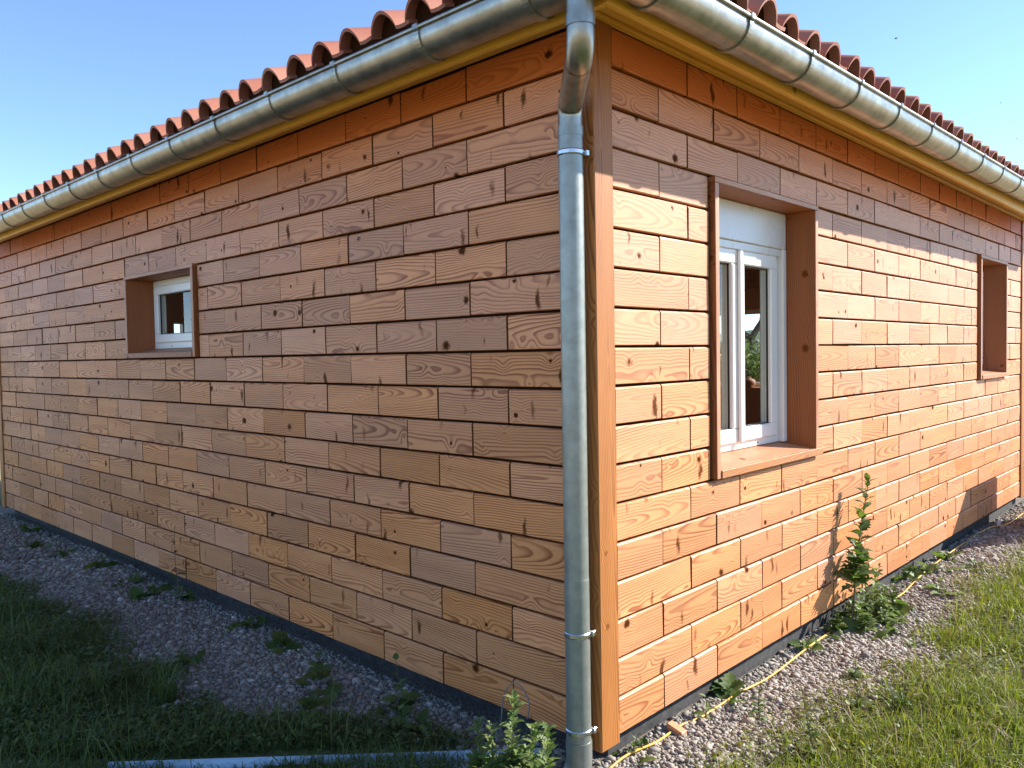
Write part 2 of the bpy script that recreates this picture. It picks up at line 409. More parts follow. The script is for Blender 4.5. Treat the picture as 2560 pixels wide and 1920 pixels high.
cx = np.unique(np.concatenate([np.linspace(-600, -40, 8), np.linspace(-40, -4, 16), np.arange(-4, 9, .08), np.linspace(9, 40, 16), np.linspace(40, 600, 8)]))
gx, gy = np.meshgrid(cx, cx, indexing='ij'); near = np.clip(1-(np.maximum(np.abs(gx-2.5), np.abs(gy-2.5))-6)/6, 0, 1)
gzv = -.104+(gz(gx, gy)+.104)*near
zone = np.clip(.5+grassy(gx, gy)*4, 0, 1); rr = np.hypot(gx-2, gy-2); zone = np.where(rr > 6.5, 1+np.clip((rr-6.5)/2.5, 0, 1), zone)
n = len(cx); I = np.arange(n*n).reshape(n, n)
F = np.stack([I[:-1, :-1], I[1:, :-1], I[1:, 1:], I[:-1, 1:]], -1).reshape(-1, 4).tolist()
g = mesh_obj('ground', np.stack([gx, gy, gzv], -1).reshape(-1, 3), F, GROUND, attrs={'zone': zone.ravel()}, smooth=True, origin=(0, 0, 0))
tag(g, 'flat ground of gravel fines and soil reaching to the horizon', 'ground', kind='structure')
# low hills far off
hv, hf = [], []
for i in range(181):
    a = 2*math.pi*i/180; h = 9+5*math.sin(3*a+1)+3*math.sin(7*a)+1.5*math.sin(17*a)
    for rad, z in ((420, -2), (520, h*.7), (640, h*1.3), (800, -3)): hv.append((rad*math.cos(a), rad*math.sin(a), z))
for i in range(180):
    for k in range(3): hf.append([i*4+k, (i+1)*4+k, (i+1)*4+k+1, i*4+k+1])
HILL = simple('hill_woods', (.06, .085, .035), .9, 0, (.05, (.10, .10, .045)))
tag(mesh_obj('hills', hv, hf, HILL, smooth=True, origin=(0, 0, 0)), 'low wooded hills along the horizon', 'hills', kind='structure')

# ------------------------------------------------------------------ house
H = .145; LX, LY = 6.65, 7.55        # course height, lengths of the two visible walls
house = empty('timber_house', (0, 0, -.12), 'single storey timber clad house with terracotta tiled roof and zinc gutters', 'house')
WR = dict(u0=.84, u1=1.83, z0=.905, z1=2.14); WR2 = dict(u0=5.085, u1=5.895, z0=1.19, z1=2.14); WL = dict(u0=3.145, u1=4.165, z0=1.478, z1=1.998)
FARX = dict(u0=2.05, u1=3.25, z0=1.0, z1=1.9)     # window in the wall at x = 6.6
FARY = dict(u0=1.70, u1=1.85, z0=1.66, z1=1.86)   # small window in the wall at y = 7.5
def wallcore(wall, n0, n1, ua, ub, z0, z1, holes, name, mat, wood_=None):
    """solid wall slab with rectangular openings, cut into boxes that butt"""
    cuts = sorted({ua, ub, *[h['u0'] for h in holes], *[h['u1'] for h in holes]}); parts = []
    for a, b_ in zip(cuts[:-1], cuts[1:]):
        hh = [h for h in holes if h['u0'] <= a+1e-6 and h['u1'] >= b_-1e-6]
        for za, zb in ([(z0, z1)] if not hh else [(z0, hh[0]['z0']), (hh[0]['z1'], z1)]):
            lo, hi = WM(wall, (a, n0, za), (b_, n1, zb)); parts.append(cbox(lo, hi, .0003))
    V, F = joinparts(parts)
    at = woodattrs(V, AU[wall], AN[wall], (.4, 0, .5)) if wood_ else None
    return mesh_obj(name, V, F, mat, house, attrs=at)
def grow(h, g): return dict(u0=h['u0']-g, u1=h['u1']+g, z0=h['z0']-g, z1=h['z1']+g)
wallR = wallcore('R', .024, .060, .03, LX-.03, -.02, 2.62, [grow(WR, .025), grow(WR2, .025)], 'wall', MEMB)
wallL = wallcore('L', .024, .060, .061, LY-.03, -.02, 2.62, [grow(WL, .025)], 'wall', MEMB)
wallcore('R', .061, .22, .061, LX-.061, -.02, 2.62, [grow(WR, .020), grow(WR2, .020)], 'inner_wall', INNER, 1)
wallcore('L', .061, .22, .221, LY-.221, -.02, 2.62, [grow(WL, .020)], 'inner_wall', INNER, 1)
wallcore('L', LX-.22, LX-.03, .221, LY-.221, -.02, 2.62, [FARX], 'inner_wall', INNER, 1)
wallcore('R', LY-.22, LY-.03, .061, LX-.03, -.02, 2.62, [FARY], 'inner_wall', INNER, 1)
V, F = cbox((.23, .23, -.02), (LX-.23, LY-.23, 0), .001)
mesh_obj('indoor_floor', V, F, INNER, house, attrs=woodattrs(V, 0, 2, (.2, 0, .3)))
V, F = cbox((.225, .225, 2.5), (LX-.225, LY-.225, 2.54), .001)
mesh_obj('ceiling', V, F, INNER, house, attrs=woodattrs(V, 0, 2, (.2, 0, .3)))
wbox('ceiling_beam', (6.30, .25, 2.12), (6.42, LY-.25, 2.35), 1, 0, REVEAL, house)
# partition that closes the view through the small window, leaving a slot towards the far window
# plinth
V, F = joinparts([cbox((.095, .045, -.6), (LX-.03, .20, -.022), .004), cbox((.095, .201, -.6), (.20, LY-.03, -.022), .004),
                  cbox((LX-.2, .201, -.6), (LX-.031, LY-.03, -.022), .004), cbox((.201, LY-.2, -.6), (LX-.201, LY-.031, -.022), .004)])
mesh_obj('plinth', V, F, PLINTH, house)

# cladding ----------------------------------------------------------
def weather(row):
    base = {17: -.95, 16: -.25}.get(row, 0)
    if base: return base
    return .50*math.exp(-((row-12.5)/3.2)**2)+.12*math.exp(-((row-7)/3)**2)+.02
def rows(wall):
    a, hw, z0, L, holes = (.2036, .2117, 0.0, LX, [WR, WR2]) if wall == 'R' else (.2253, .21089, -.008, LY, [WL])
    out = []
    for r in range(18):
        za, zb = z0+r*H, z0+(r+1)*H
        js = [a+hw*k for k in range(1 if r % 2 == 0 else 2, 60, 2)]
        edges = [.108]+[j for j in js if j < L-.16]+[L-.108]
        segs = list(zip(edges[:-1], edges[1:]))
        for h in holes:
            if zb > h['z0']-.03 and za < h['z1']+.02:
                ha, hb = h['u0']-.050, h['u1']+.040
                ns = []
                for s0, s1 in segs:
                    if s1 <= ha or s0 >= hb: ns.append((s0, s1)); continue
                    if s0 < ha-.03: ns.append((s0, ha))
                    if s1 > hb+.03: ns.append((hb, s1))
                segs = ns
        for s0, s1 in segs: out.append((r, s0, s1, za, zb))
    return out
blocks = []
for wl in 'RL':
    for r, s0, s1, za, zb in rows(wl):
        c = ((s0+s1)/2, 0, (za+zb)/2) if wl == 'R' else (0, (s0+s1)/2, (za+zb)/2)
        A = [proj((s, 0, z) if wl == 'R' else (0, s, z)) for s, z in ((s0, za), (s1, za), (s1, zb), (s0, zb))]
        area = abs(sum(A[i][0]*A[(i+1) % 4][1]-A[(i+1) % 4][0]*A[i][1] for i in range(4)))/2
        blocks.append((area, wl, r, s0, s1, za, zb))
blocks.sort(reverse=True, key=lambda t: t[0])
rest_E = []; rest_V, rest_F, rest_A = [], [], {'pith': [], 'grain': [], 'tone': []}
for i, (area, wl, r, s0, s1, za, zb) in enumerate(blocks):
    jut = random.uniform(-.0015, .0015); gap = random.uniform(.0013, .0028)
    top = zb-.0105+random.uniform(-.0008, .0008)
    lo, hi = WM(wl, (s0+gap, jut, za+random.uniform(-.0006, .0006)), (s1-gap, .0235, top))
    V, F = cbox(lo, hi, .0022)
    V = np.array(V)
    V[:, 2] += (V[:, AU[wl]]-(s0+s1)/2)*random.gauss(0, .0012)      # a hair out of level
    V[:, AN[wl]] += np.where(V[:, AN[wl]] < .01, (V[:, AU[wl]]-(s0+s1)/2)*random.gauss(0, .003)-(V[:, 2]-za)*random.uniform(-.004, .012), 0)
    fn = V[:, AN[wl]]; fm = fn.min(); zt = V[:, 2].max(); f_ = fn < fm+.0030; t_ = V[:, 2] > zt-.0030    # wide chamfer along the top arris
    ff = f_ & t_; on_f = ff & (fn < fm+.0012); on_t = ff & (V[:, 2] > zt-.0012) & ~on_f; mid_ = ff & ~on_f & ~on_t
    V[on_f, 2] -= .0045; V[on_t, AN[wl]] += .0045; V[mid_, 2] -= .002; V[mid_, AN[wl]] += .002
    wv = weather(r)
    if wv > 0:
        wv = max(0, wv+random.gauss(0, .10)+(0 if wl == 'L' else .22))*(.18 if wl == 'L' else 1.0)  # besides row wear, paints light in: sunlit wall paler, shaded wall warmer
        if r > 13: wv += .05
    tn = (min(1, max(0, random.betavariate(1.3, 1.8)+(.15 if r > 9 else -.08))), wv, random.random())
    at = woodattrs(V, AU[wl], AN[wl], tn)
    uc = V[:, AU[wl]]; ends = [1 if (max(uc[f]) < s0+gap+.0030 or min(uc[f]) > s1-gap-.0030) else 0 for f in F]    # sawn ends show darker end grain
    if i < 300:
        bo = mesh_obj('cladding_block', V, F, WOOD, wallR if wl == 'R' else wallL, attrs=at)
        bo.data.materials.append(ENDG); bo.data.polygons.foreach_set('material_index', ends)
    else:
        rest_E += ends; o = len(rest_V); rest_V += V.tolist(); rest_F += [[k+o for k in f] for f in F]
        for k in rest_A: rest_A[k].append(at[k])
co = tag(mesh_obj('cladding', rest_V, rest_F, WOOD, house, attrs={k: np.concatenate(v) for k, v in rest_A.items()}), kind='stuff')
co.data.materials.append(ENDG); co.data.polygons.foreach_set('material_index', rest_E)

# corner posts
for lo, hi in (((-.012, -.012, -.024), (.100, .100, 2.605)), ((LX-.100, -.012, -.024), (LX+.012, .100, 2.605)), ((-.012, LY-.100, -.024), (.100, LY+.012, 2.605))):
    wbox('corner_post', lo, hi, 2, 1, POST, house, .004, (.15, .04, .35), tilt=.02)
wbox('corner_batten', (.070, .101, -.015), (.098, .125, 2.60), 2, 1, MEMB, house, .001)

# eaves: soffit planks, trim, fascia boards, roof deck
SZ = 2.612; FD = .27
def eaveboards(wall, L):
    for k in range(2):
        a, b_ = -.244+k*.122+.001, -.244+(k+1)*.122-.002
        for (s0, s1) in ((-.244 if k == 0 else -.122, 3.1), (3.102, L+.24)):
            s0 = max(s0, a+.001) if wall == 'L' else s0
            if wall == 'L' and s0 < 1: s0 = .002
            lo, hi = WM(wall, (s0, a, SZ+random.uniform(0, .001)), (s1, b_, SZ+.018)); wbox('soffit_plank', lo, hi, AU[wall], 2, PINE, house, .0025)
    for s0, s1 in ((-.03 if wall == 'R' else .001, 2.9), (2.903, L)):
        lo, hi = WM(wall, (s0, -.034, SZ-.016), (s1, -.002, SZ-.001)); wbox('soffit_trim', lo, hi, AU[wall], AN[wall], PINE, house, .003)
    for s0, s1 in ((-FD if wall == 'R' else -.2445, 3.32), (3.322, L+FD)):
        lo, hi = WM(wall, (s0, -FD, 2.487+random.uniform(0, .002)), (s1, -.2455, 2.655)); wbox('fascia_board', lo, hi, AU[wall], AN[wall], PINE, house, .002, (.1, 0, .6))
eaveboards('R', LX); eaveboards('L', LY)
# the corner square of the soffit
wbox('soffit_plank', (-.243, -.243, SZ), (-.001, -.1225, SZ+.018), 0, 2, PINE, house, .002)

# gutters -------------------------------------------------------------
GC, GR, GZ = -.345, .075, 2.556
def gprof(k):
    """profile points (offset outward-inward a, height b) around the gutter centre, closed loop"""
    outer = [(GR*math.cos(t), GR*math.sin(t)) for t in [math.pi*(1+i/18) for i in range(19)]]      # front(-) to back(+)
    outer = [(-GR, .012)]+outer+[(GR, .03)]
    inner = [((GR-.003)*math.cos(t), (GR-.003)*math.sin(t)) for t in [math.pi*(2-i/18) for i in range(19)]]
    inner = [(GR-.003, .03)]+inner+[(-GR+.003, .012)]
    return outer+inner
def gutter(wall, L, rise):
    pr = gprof(0); V, F = [], []; st = np.linspace(0, 1, 13)
    for t in st:
        for a, b_ in pr:
            s0 = GC+a; s1 = L+.33; s = s0+(s1-s0)*t if t > 0 else s0
            z = GZ+b_+rise*max(0, s); V.append((s, GC+a, z) if wall == 'R' else (GC+a, s, z))
    n = len(pr)
    for i in range(len(st)-1):
        for k in range(n):
            k2 = (k+1) % n; f = [i*n+k, i*n+k2, (i+1)*n+k2, (i+1)*n+k]; F.append(f if wall == 'R' else f[::-1])
    F.append([(len(st)-1)*n+k for k in range(n)])
    bead = tube([((s, GC-GR-.002, GZ+.018+rise*max(0, s)) if wall == 'R' else (GC-GR-.002, s, GZ+.018+rise*max(0, s))) for s in np.linspace(GC-GR-.002, L+.33, 13)], .0085, 10)
    g = mesh_obj('gutter', V, F, ZINC, house, smooth=True)
    mesh_obj('gutter_bead', bead[0], bead[1], ZINC, g, smooth=True)
    # strap bracket
    def bracket(s):
        P, Fq = [], []; ang = [math.pi*(.985+i/16*.86) for i in range(17)]; z0 = GZ+rise*max(0, s)
        for t in ang:
            for rad in (GR+.0005, GR+.0065):
                for ds in (-.013, .013):
                    a, b_ = rad*math.cos(t), rad*math.sin(t); P.append((s+ds, GC+a, z0+b_) if wall == 'R' else (GC+a, s+ds, z0+b_))
        for i in range(16):
            o = i*4; q = o+4
            for (x, y) in ((0, 1), (1, 3), (3, 2), (2, 0)): Fq.append([o+x, o+y, q+y, q+x])
        Fq += [[0, 1, 3, 2], [64, 66, 67, 65]]
        lo = (s-.014, GC-GR-.014, z0+.006); hi = (s+.014, GC-GR+.012, z0+.031)
        if wall == 'L': lo, hi = (lo[1], lo[0], lo[2]), (hi[1], hi[0], hi[2])
        v2, f2 = cbox(lo, hi, .004); v2, f2 = joinparts([(P, Fq), (v2, f2)])
        mesh_obj('gutter_bracket', v2, f2, ZINC, g)
    s = .352-.509 if wall == 'R' else .449-.509
    while s < L+.3: bracket(s); s += .5095
    return g
gutter('R', LX, .0105); gutter('L', LY, .0052)

# downpipe ------------------------------------------------------------
PX, PY, PR = -.076, .042, .0425
path = smoothpath([(-.345, -.223, 2.50), (-.345, -.223, 2.335), (PX, PY, 2.285), (PX, PY, 2.19)], .075, 8)
V, F = tube(path, PR, 24); pipe0 = mesh_obj('swan_neck_pipe', V, F, ZINC, house, smooth=True)
for fr in ((0, .40), ):
    V, F = tube([(-.345, -.223, 2.44), (-.345, -.223, 2.405)], PR+.0028, 24, False); mesh_obj('pipe_collar', V, F, ZINC, pipe0, smooth=True)
for i in (9, 11, 13):
    a = path[i]; 
    if i+1 < len(path):
        V, F = tube([a, a+(path[i+1]-a).normalized()*.006], PR+.0015, 24, False); mesh_obj('pipe_seam', V, F, ZINC, pipe0, smooth=True)
V, F = tube([(PX, PY, 2.205), (PX, PY, .62)], PR+.0012, 28); dp = mesh_obj('downpipe', V, F, ZINC2, house, smooth=True)
V, F = tube([(PX, PY, .622), (PX, PY, .02)], PR+.0024, 28); mesh_obj('pipe_section', V, F, ZINC2, dp, smooth=True)
sh = smoothpath([(PX, PY, .036), (PX, PY, -.085), (PX-.075, PY+.05, -.165)], .07, 7)
V, F = tube(sh, PR+.0052, 28); mesh_obj('pipe_shoe', V, F, ZINC2, dp, smooth=True)
V, F = tube([(PX, PY, 2.212), (PX, PY, 2.180)], PR+.003, 28); mesh_obj('pipe_sleeve', V, F, ZINC2, dp, smooth=True)
for z in (2.121, .423, .073):
    parts = [tube([(PX, PY, z-.010), (PX, PY, z-.006), (PX, PY, z+.006), (PX, PY, z+.010)], [PR+.0035, PR+.0065, PR+.0065, PR+.0035], 28, False)]
    d = Vector((.62, -.78, 0)); cpt = Vector((PX, PY, z))+d*(PR+.012)
    lo = cpt-Vector((.009, .009, .011)); hi = cpt+Vector((.009, .009, .011)); parts.append(cbox(lo, hi, .003))
    parts.append(tube([cpt+Vector((-.012, -.012, 0)), cpt+Vector((.016, .016, 0))], .0035, 8))
    parts.append(tube([(PX+PR, PY, z), (.004, PY, z)], .005, 8))
    V, F = joinparts(parts); mesh_obj('pipe_clamp', V, F, STEEL, dp, smooth=False)

# roof ------------------------------------------------------------------
TP = R(17); TS = .205; EO = -.38; TZ = 2.648
def sprof(w):          # S-tile section: (across 0..TS, height)
    t = w/TS
    if t < .70: return .070*max(0.0, math.sin(math.pi*t/.70))**.66
    return -.004*math.sin(math.pi*(t-.70)/.30)
ROOFM = TILE
roof = None
W2 = (LX+2*abs(EO))/2
def rpt(wall, s, d, h):
    z = TZ+d*math.tan(TP)+h*math.cos(TP); dd = EO+d-h*math.sin(TP)
    return (s, dd, z) if wall == 'R' else (dd, s, z)
# deck under the tiles, four hipped slopes
x0, x1, y0, y1 = EO+.06, LX-EO-.06, EO+.06, LY-EO-.06; zb = TZ+.06*math.tan(TP)-.022; hh = (x1-x0)/2
rz = zb+hh*math.tan(TP)
V = [(x0, y0, zb), (x1, y0, zb), (x1, y1, zb), (x0, y1, zb), ((x0+x1)/2, y0+hh, rz), ((x0+x1)/2, y1-hh, rz)]
V += [(a, b_, c-.02) for a, b_, c in V]
F = [[0, 1, 4], [1, 2, 5, 4], [2, 3, 5], [3, 0, 4, 5], [7, 6, 10], [8, 7, 10, 11], [9, 8, 11], [6, 9, 11, 10], [0, 6, 7, 1], [1, 7, 8, 2], [2, 8, 9, 3], [3, 9, 6, 0]]
roof = mesh_obj('roof', V, F, simple('roof_boards', (.10, .055, .03), .8), house)
def stile(wall):
    ws = [0, .005, .014, .027, .044, .062, .082, .100, .117, .130, .138, .1435, .160, .185, TS+.012]; ds = [0, .03, .42]
    V, F = [], []
    for h_off in (0, -.013):
        for d in ds:
            for w_ in ws: V.append(rpt(wall, w_, d, sprof(min(w_, TS))+h_off+.0))
    nw, nd = len(ws), len(ds); o = nw*nd
    for i in range(nd-1):
        for k in range(nw-1):
            f = [i*nw+k, i*nw+k+1, (i+1)*nw+k+1, (i+1)*nw+k]; F.append(f); F.append([x+o for x in f[::-1]])
    for k in range(nw-1): F.append([k, k+o, k+1+o, k+1])
    for i in range(nd-1):
        F.append([i*nw, (i+1)*nw, (i+1)*nw+o, i*nw+o]); F.append([i*nw+nw-1, i*nw+nw-1+o, (i+1)*nw+nw-1+o, (i+1)*nw+nw-1])
    return V, F
for wall, L, ph in (('R', LX, .0), ('L', LY, .0)):
    V, F = stile(wall); V = np.array(V); ax = AU[wall]
    if wall == 'L':
        V[:, ax] = TS-V[:, ax]
        proto = mesh_obj('roof_tile', V, F, TILE, roof, smooth=False)
    else:
        proto = mesh_obj('roof_tile', V, F, TILE, roof, smooth=False)
    me = proto.data; me.polygons.foreach_set('use_smooth', [True]*len(me.polygons)); me.set_sharp_from_angle(angle=R(50))
    base = np.array(WLOC[proto])
    # crest of a tile sits at .078 from its start; measured crests: R .745 + k*.205 (at the eave line), L 1.715 + k*.205
    first = (.765-.072) if wall == 'R' else (1.72-.133); k0 = -int((first+.30)/TS)
    s = first+k0*TS; used = False
    while s < L+.22:
        l = base.copy(); l[ax] += s; l[2] += random.uniform(-.003, .003); l[AN[wall]] += random.uniform(-.006, .006)
        if not used:
            WLOC[proto] = Vector(l); proto.location = Vector(l)-WLOC[roof]; used = True
        else: copyobj(proto, roof, l, (random.gauss(0, .008), random.gauss(0, .008), random.gauss(0, .022)))
        s += TS
    cv, cf = [], []; cs = np.arange(first+k0*TS, L+.22, TS/12)
    for s_ in cs:
        ww = (s_-first) % TS; ww = TS-ww if wall == 'L' else ww
        for dd in (.045, .060):
            cv += [rpt(wall, s_, dd, -.030), rpt(wall, s_, dd, sprof(ww)-.012)]
    for j in range(len(cs)-1):
        o = j*4; q = o+4; cf += [[o, q, q+1, o+1], [o+2, o+3, q+3, q+2], [o+1, q+1, q+3, o+3]]
    mesh_obj('eaves_light_block', cv, cf, MEMB, roof)  # added dark strip, keeps sky light off the tile undersides
    # remaining courses up to the ridge
    V, F = [], []; ncs = int(W2/.36)+1; sub = 8; k = 0
    cols_ = []
    ss = np.arange(first+k0*TS, L+.30, TS/sub)
    for c_ in range(1, ncs):
        d0, d1 = c_*.36-.02, (c_+1)*.36
        for j in range(len(ss)-1):
            sa, sb = ss[j], ss[j+1]
            lim = lambda s: min(s-EO, (L-EO)-s, W2)
            if lim(sa) < d0 or lim(sb) < d0: continue
            o = len(V)
            for s_ in (sa, sb):
                ww = (s_-first) % TS; ww = TS-ww if wall == 'L' else ww
                hgt = sprof(ww)
                e = min(d1, lim(s_))
                V += [rpt(wall, s_, d0, hgt+.016), rpt(wall, s_, e, hgt+.004), rpt(wall, s_, d0, hgt+.002)]
            F += [[o, o+3, o+4, o+1], [o+2, o+5, o+3, o]]
    tag(mesh_obj('tile_courses', V, F, TILE, roof), kind='stuff')
for a, b_ in (((EO+.05, EO+.05, TZ+.06), ((x0+x1)/2, y0+hh, rz+.09)), ((x1, y0, TZ+.06), ((x0+x1)/2, y0+hh, rz+.09)), ((x0, y1, TZ+.06), ((x0+x1)/2, y1-hh, rz+.09)), (((x0+x1)/2, y0+hh, rz+.09), ((x0+x1)/2, y1-hh, rz+.09))):
    V, F = tube([Vector(a).lerp(Vector(b_), t/20) for t in range(21)], [.10+.008*(t % 2) for t in range(21)], 12); mesh_obj('hip_ridge', V, F, TILE, roof, smooth=True)

# windows ---------------------------------------------------------------
def window(wall, o, recess, kind):
    u0, u1, z0, z1 = o['u0'], o['u1'], o['z0'], o['z1']; P = -.024
    fz0 = z0+.030; fz1 = z1-.002
    def bx(name, lo, hi, mat, par, bev=.003): lo, hi = WM(wall, lo, hi); return box(name, lo, hi, mat, par, bev)
    def wx(name, lo, hi, axis, face, par, tone, mat=REVEAL, bev=.002):
        lo, hi = WM(wall, lo, hi); V, F = cbox(lo, hi, bev); at = woodattrs(V, axis, face, tone, .03)
        fr = np.array(V)[:, AN[wall]] < lo[AN[wall]]+1e-6; at['tone'][fr, 1] = .85      # end faces bleached by the weather
        return mesh_obj(name, V, F, mat, par, attrs=at)
    fa, fb = u0+.002, u1-.002; t = .050; rn = recess
    # white outer frame = the window part itself
    lo_hi = [((fa, rn, fz0), (fb, rn+.06, fz0+t)), ((fa, rn, fz1-t), (fb, rn+.06, fz1)), ((fa, rn, fz0+t), (fa+t, rn+.06, fz1-t)), ((fb-t, rn, fz0+t), (fb, rn+.06, fz1-t))]
    sz1 = fz1
    if kind == 'shutter':
        sz1 = 1.952
        lo_hi = [((fa+.04, rn, fz0), (fb-.04, rn+.06, fz0+.045)), ((fa+.04, rn, sz1-.045), (fb-.04, rn+.06, sz1)), ((fa+.04, rn, fz0+.045), (fa+.04+.045, rn+.06, sz1-.045)), ((fb-.04-.045, rn, fz0+.045), (fb-.04, rn+.06, sz1-.045))]
    V, F = joinparts([cbox(*WM(wall, a, b_), .003) for a, b_ in lo_hi]); win = mesh_obj('window', V, F, PVC, house)
    # timber reveal boards
    tn = lambda: (random.random()*.5, random.uniform(0, .15), random.random())
    wx('jamb', (u0-.033, P, z0-.035), (u0, recess+.06, z1+.0), 2, AU[wall], win, tn())
    wx('jamb', (u1, P, z0-.005), (u1+.033, recess+.06, z1+.0), 2, AU[wall], win, tn())
    wx('lintel', (u0-.034, P-.001, z1+.0005), (u1+.034, recess+.06, z1+.024), AU[wall], 2, win, tn())
    for k, (ua, ub) in enumerate((((u0-.034, u1+.034)),)):
        pass
    # sill: sloping top
    V, F = cbox(*WM(wall, (u0+.001, P-.006, z0-.035), (u1+.075 if wall == 'R' else u1+.05, -.0015, z0)), .002)
    V = np.array(V); nn = V[:, AN[wall]]
    sill = mesh_obj('sill', V, F, REVEAL if wall == 'L' else POST, win, attrs=woodattrs(V, AU[wall], 2, (.3, .25, .4)))
    V, F = cbox(*WM(wall, (u0+.001, -.0013, z0-.035), (u1-.001, recess+.06, z0)), .001)
    V = np.array(V); nn = V[:, AN[wall]]; V[:, 2] += np.where(V[:, 2] > z0-.02, (nn+.0013)*.16, 0)
    mesh_obj('sill_board', V, F, REVEAL, win, attrs=woodattrs(V, AU[wall], 2, (.3, .65, .5)))
    # sashes
    ia, ib = (fa+.085, fb-.085) if kind == 'shutter' else (fa+t, fb-t)
    iz0 = fz0+(.045 if kind == 'shutter' else t); iz1 = sz1-(.045 if kind == 'shutter' else t)
    mid = (ia+ib)/2
    spans = [(ia, mid-.001), (mid+.001, ib)] if kind == 'shutter' else [(ia, ib)]
    sw = .062 if kind == 'shutter' else .052
    for a, b_ in spans:
        n0, n1 = rn-.016, rn+.05
        lh = [((a-.008, n0, iz0-.008), (b_+.008, n1, iz0+sw)), ((a-.008, n0, iz1-sw), (b_+.008, n1, iz1+.008)), ((a-.008, n0, iz0+sw), (a+sw, n1, iz1-sw)), ((b_-sw, n0, iz0+sw), (b_+.008, n1, iz1-sw))]
        if kind == 'shutter':
            lh = [((max(p[0], a if a == ia else a), p[1], p[2]), (q[0] if b_ == ib else min(q[0], b_), q[1], q[2])) for p, q in lh]
        V, F = joinparts([cbox(*WM(wall, p, q), .006) for p, q in lh]); sash = mesh_obj('sash', V, F, PVC, win)
        gk = [((a+sw, rn+.002, iz0+sw), (b_-sw, rn+.012, iz0+sw+.004)), ((a+sw, rn+.002, iz1-sw-.004), (b_-sw, rn+.012, iz1-sw)), ((a+sw, rn+.002, iz0+sw+.004), (a+sw+.004, rn+.012, iz1-sw-.004)), ((b_-sw-.004, rn+.002, iz0+sw+.004), (b_-sw, rn+.012, iz1-sw-.004))]
        V, F = joinparts([cbox(*WM(wall, p, q), .0005) for p, q in gk]); mesh_obj('gasket', V, F, GASKET, sash)
        bx('pane', (a+sw-.004, rn+.014, iz0+sw-.004), (b_-sw+.004, rn+.020, iz1-sw+.004), GLASS, sash, .0005)
    if kind == 'shutter':
        bx('mullion_strip', (mid-.018, rn-.034, iz0-.010), (mid+.018, rn-.0165, iz1+.006), PVC, win, .006)
        bx('guide_rail', (fa, rn-.032, fz0), (fa+.039, rn+.03, sz1), PVC, win, .003); bx('guide_rail', (fb-.039, rn-.032, fz0), (fb, rn+.03, sz1), PVC, win, .003)
        bx('shutter_box', (fa, rn-.030, sz1+.001), (fb, rn+.06, z1-.001), SHUT, win, .004)
        bx('shutter_bar', (fa+.041, rn-.022, sz1-.040), (fb-.041, rn-.004, sz1), SHUT, win, .004)
    for k in (.3, .72): bx('drain_slot', (u0+(u1-u0)*k-.008, rn-.0175 if False else rn-.001, fz0+.014), (u0+(u1-u0)*k+.008, rn+.004, fz0+.020), GASKET, win, .001)
    return win
window('R', WR, .165, 'shutter'); window('R', WR2, .165, 'shutter2' if False else 'plain'); window('L', WL, .17, 'plain')
def farwindow(wall, o, n0, n1):
    t = .05; u0, u1, z0, z1 = o['u0'], o['u1'], o['z0'], o['z1']; t = min(t, (u1-u0)*.12); nm = (n0+n1)/2
    lh = [((u0, nm-.03, z0), (u1, nm+.03, z0+t)), ((u0, nm-.03, z1-t), (u1, nm+.03, z1)), ((u0, nm-.03, z0+t), (u0+t, nm+.03, z1-t)), ((u1-t, nm-.03, z0+t), (u1, nm+.03, z1-t))]
    V, F = joinparts([cbox(*WM(wall, p, q), .003) for p, q in lh]); wv = mesh_obj('window', V, F, PVC, house)
    lo, hi = WM(wall, (u0+t-.002, nm-.003, z0+t-.002), (u1-t+.002, nm+.003, z1-t+.002)); box('pane', lo, hi, GLASS, wv, .0005)
farwindow('L', FARX, LX-.22, LX-.03); farwindow('R', FARY, LY-.22, LY-.03)
lo, hi = WM('L', (FARX['u0']-.05, LX-.34, .975), (FARX['u1']+.05, LX-.221, .9995)); wbox('window_shelf', lo, hi, 1, 2, INNER, house)
prof = [(.001, 0), (.05, 0), (.075, .03), (.082, .07), (.07, .105), (.05, .12), (.03, .125), (.026, .145), (.001, .15)]
V, F = [], []
for rr_, zz in prof:
    for k in range(14): V.append((6.36+rr_*math.cos(k*math.pi/7), 2.68+rr_*math.sin(k*math.pi/7), .9995+zz*.8))
for i in range(len(prof)-1):
    for k in range(14): F.append([i*14+k, i*14+(k+1) % 14, (i+1)*14+(k+1) % 14, (i+1)*14+k])
tag(mesh_obj('clay_pot', V, F, CLAY, smooth=True), 'small round clay pot on the indoor window shelf', 'pot')

# ------------------------------------------------------------------ things on the ground
def G(x, y): return float(gz(np.float64(x), np.float64(y)))
# yellow cable along the foot of the sunny wall
pts = [(-.12, -.04), (.11, -.015), (.29, -.045), (.47, -.035), (.62, -.055), (.92, -.055), (1.2, -.065), (1.6, -.055), (1.82, -.045), (2.04, -.04), (2.4, -.07), (2.88, -.095), (3.15, -.085), (3.66, -.055), (4.59, -.03), (5.28, -.035), (5.7, -.11), (6.9, -.03), (7.6, .3)]
sp = spline([(x, y, G(x, y)+.011+.004*math.sin(9*x)) for x, y in pts], 7)
V, F = tube(sp, .0047, 8); tag(mesh_obj('extension_cable', V, F, YELLOW, smooth=True), 'yellow cable lying on the gravel along the sunny wall', 'cable')
# bent grey wire by the downpipe
sp = spline([(-.06, .462, G(-.06, .46)-.02), (-.055, .455, -.03), (-.05, .443, .07), (-.05, .405, .128), (-.05, .36, .142), (-.05, .318, .106), (-.05, .306, .07), (-.045, .322, .015)], 8)
V, F = tube(sp, .0028, 6); tag(mesh_obj('bent_wire', V, F, WIREM, smooth=True), 'thin grey wire bent in an arch beside the downpipe foot', 'wire')
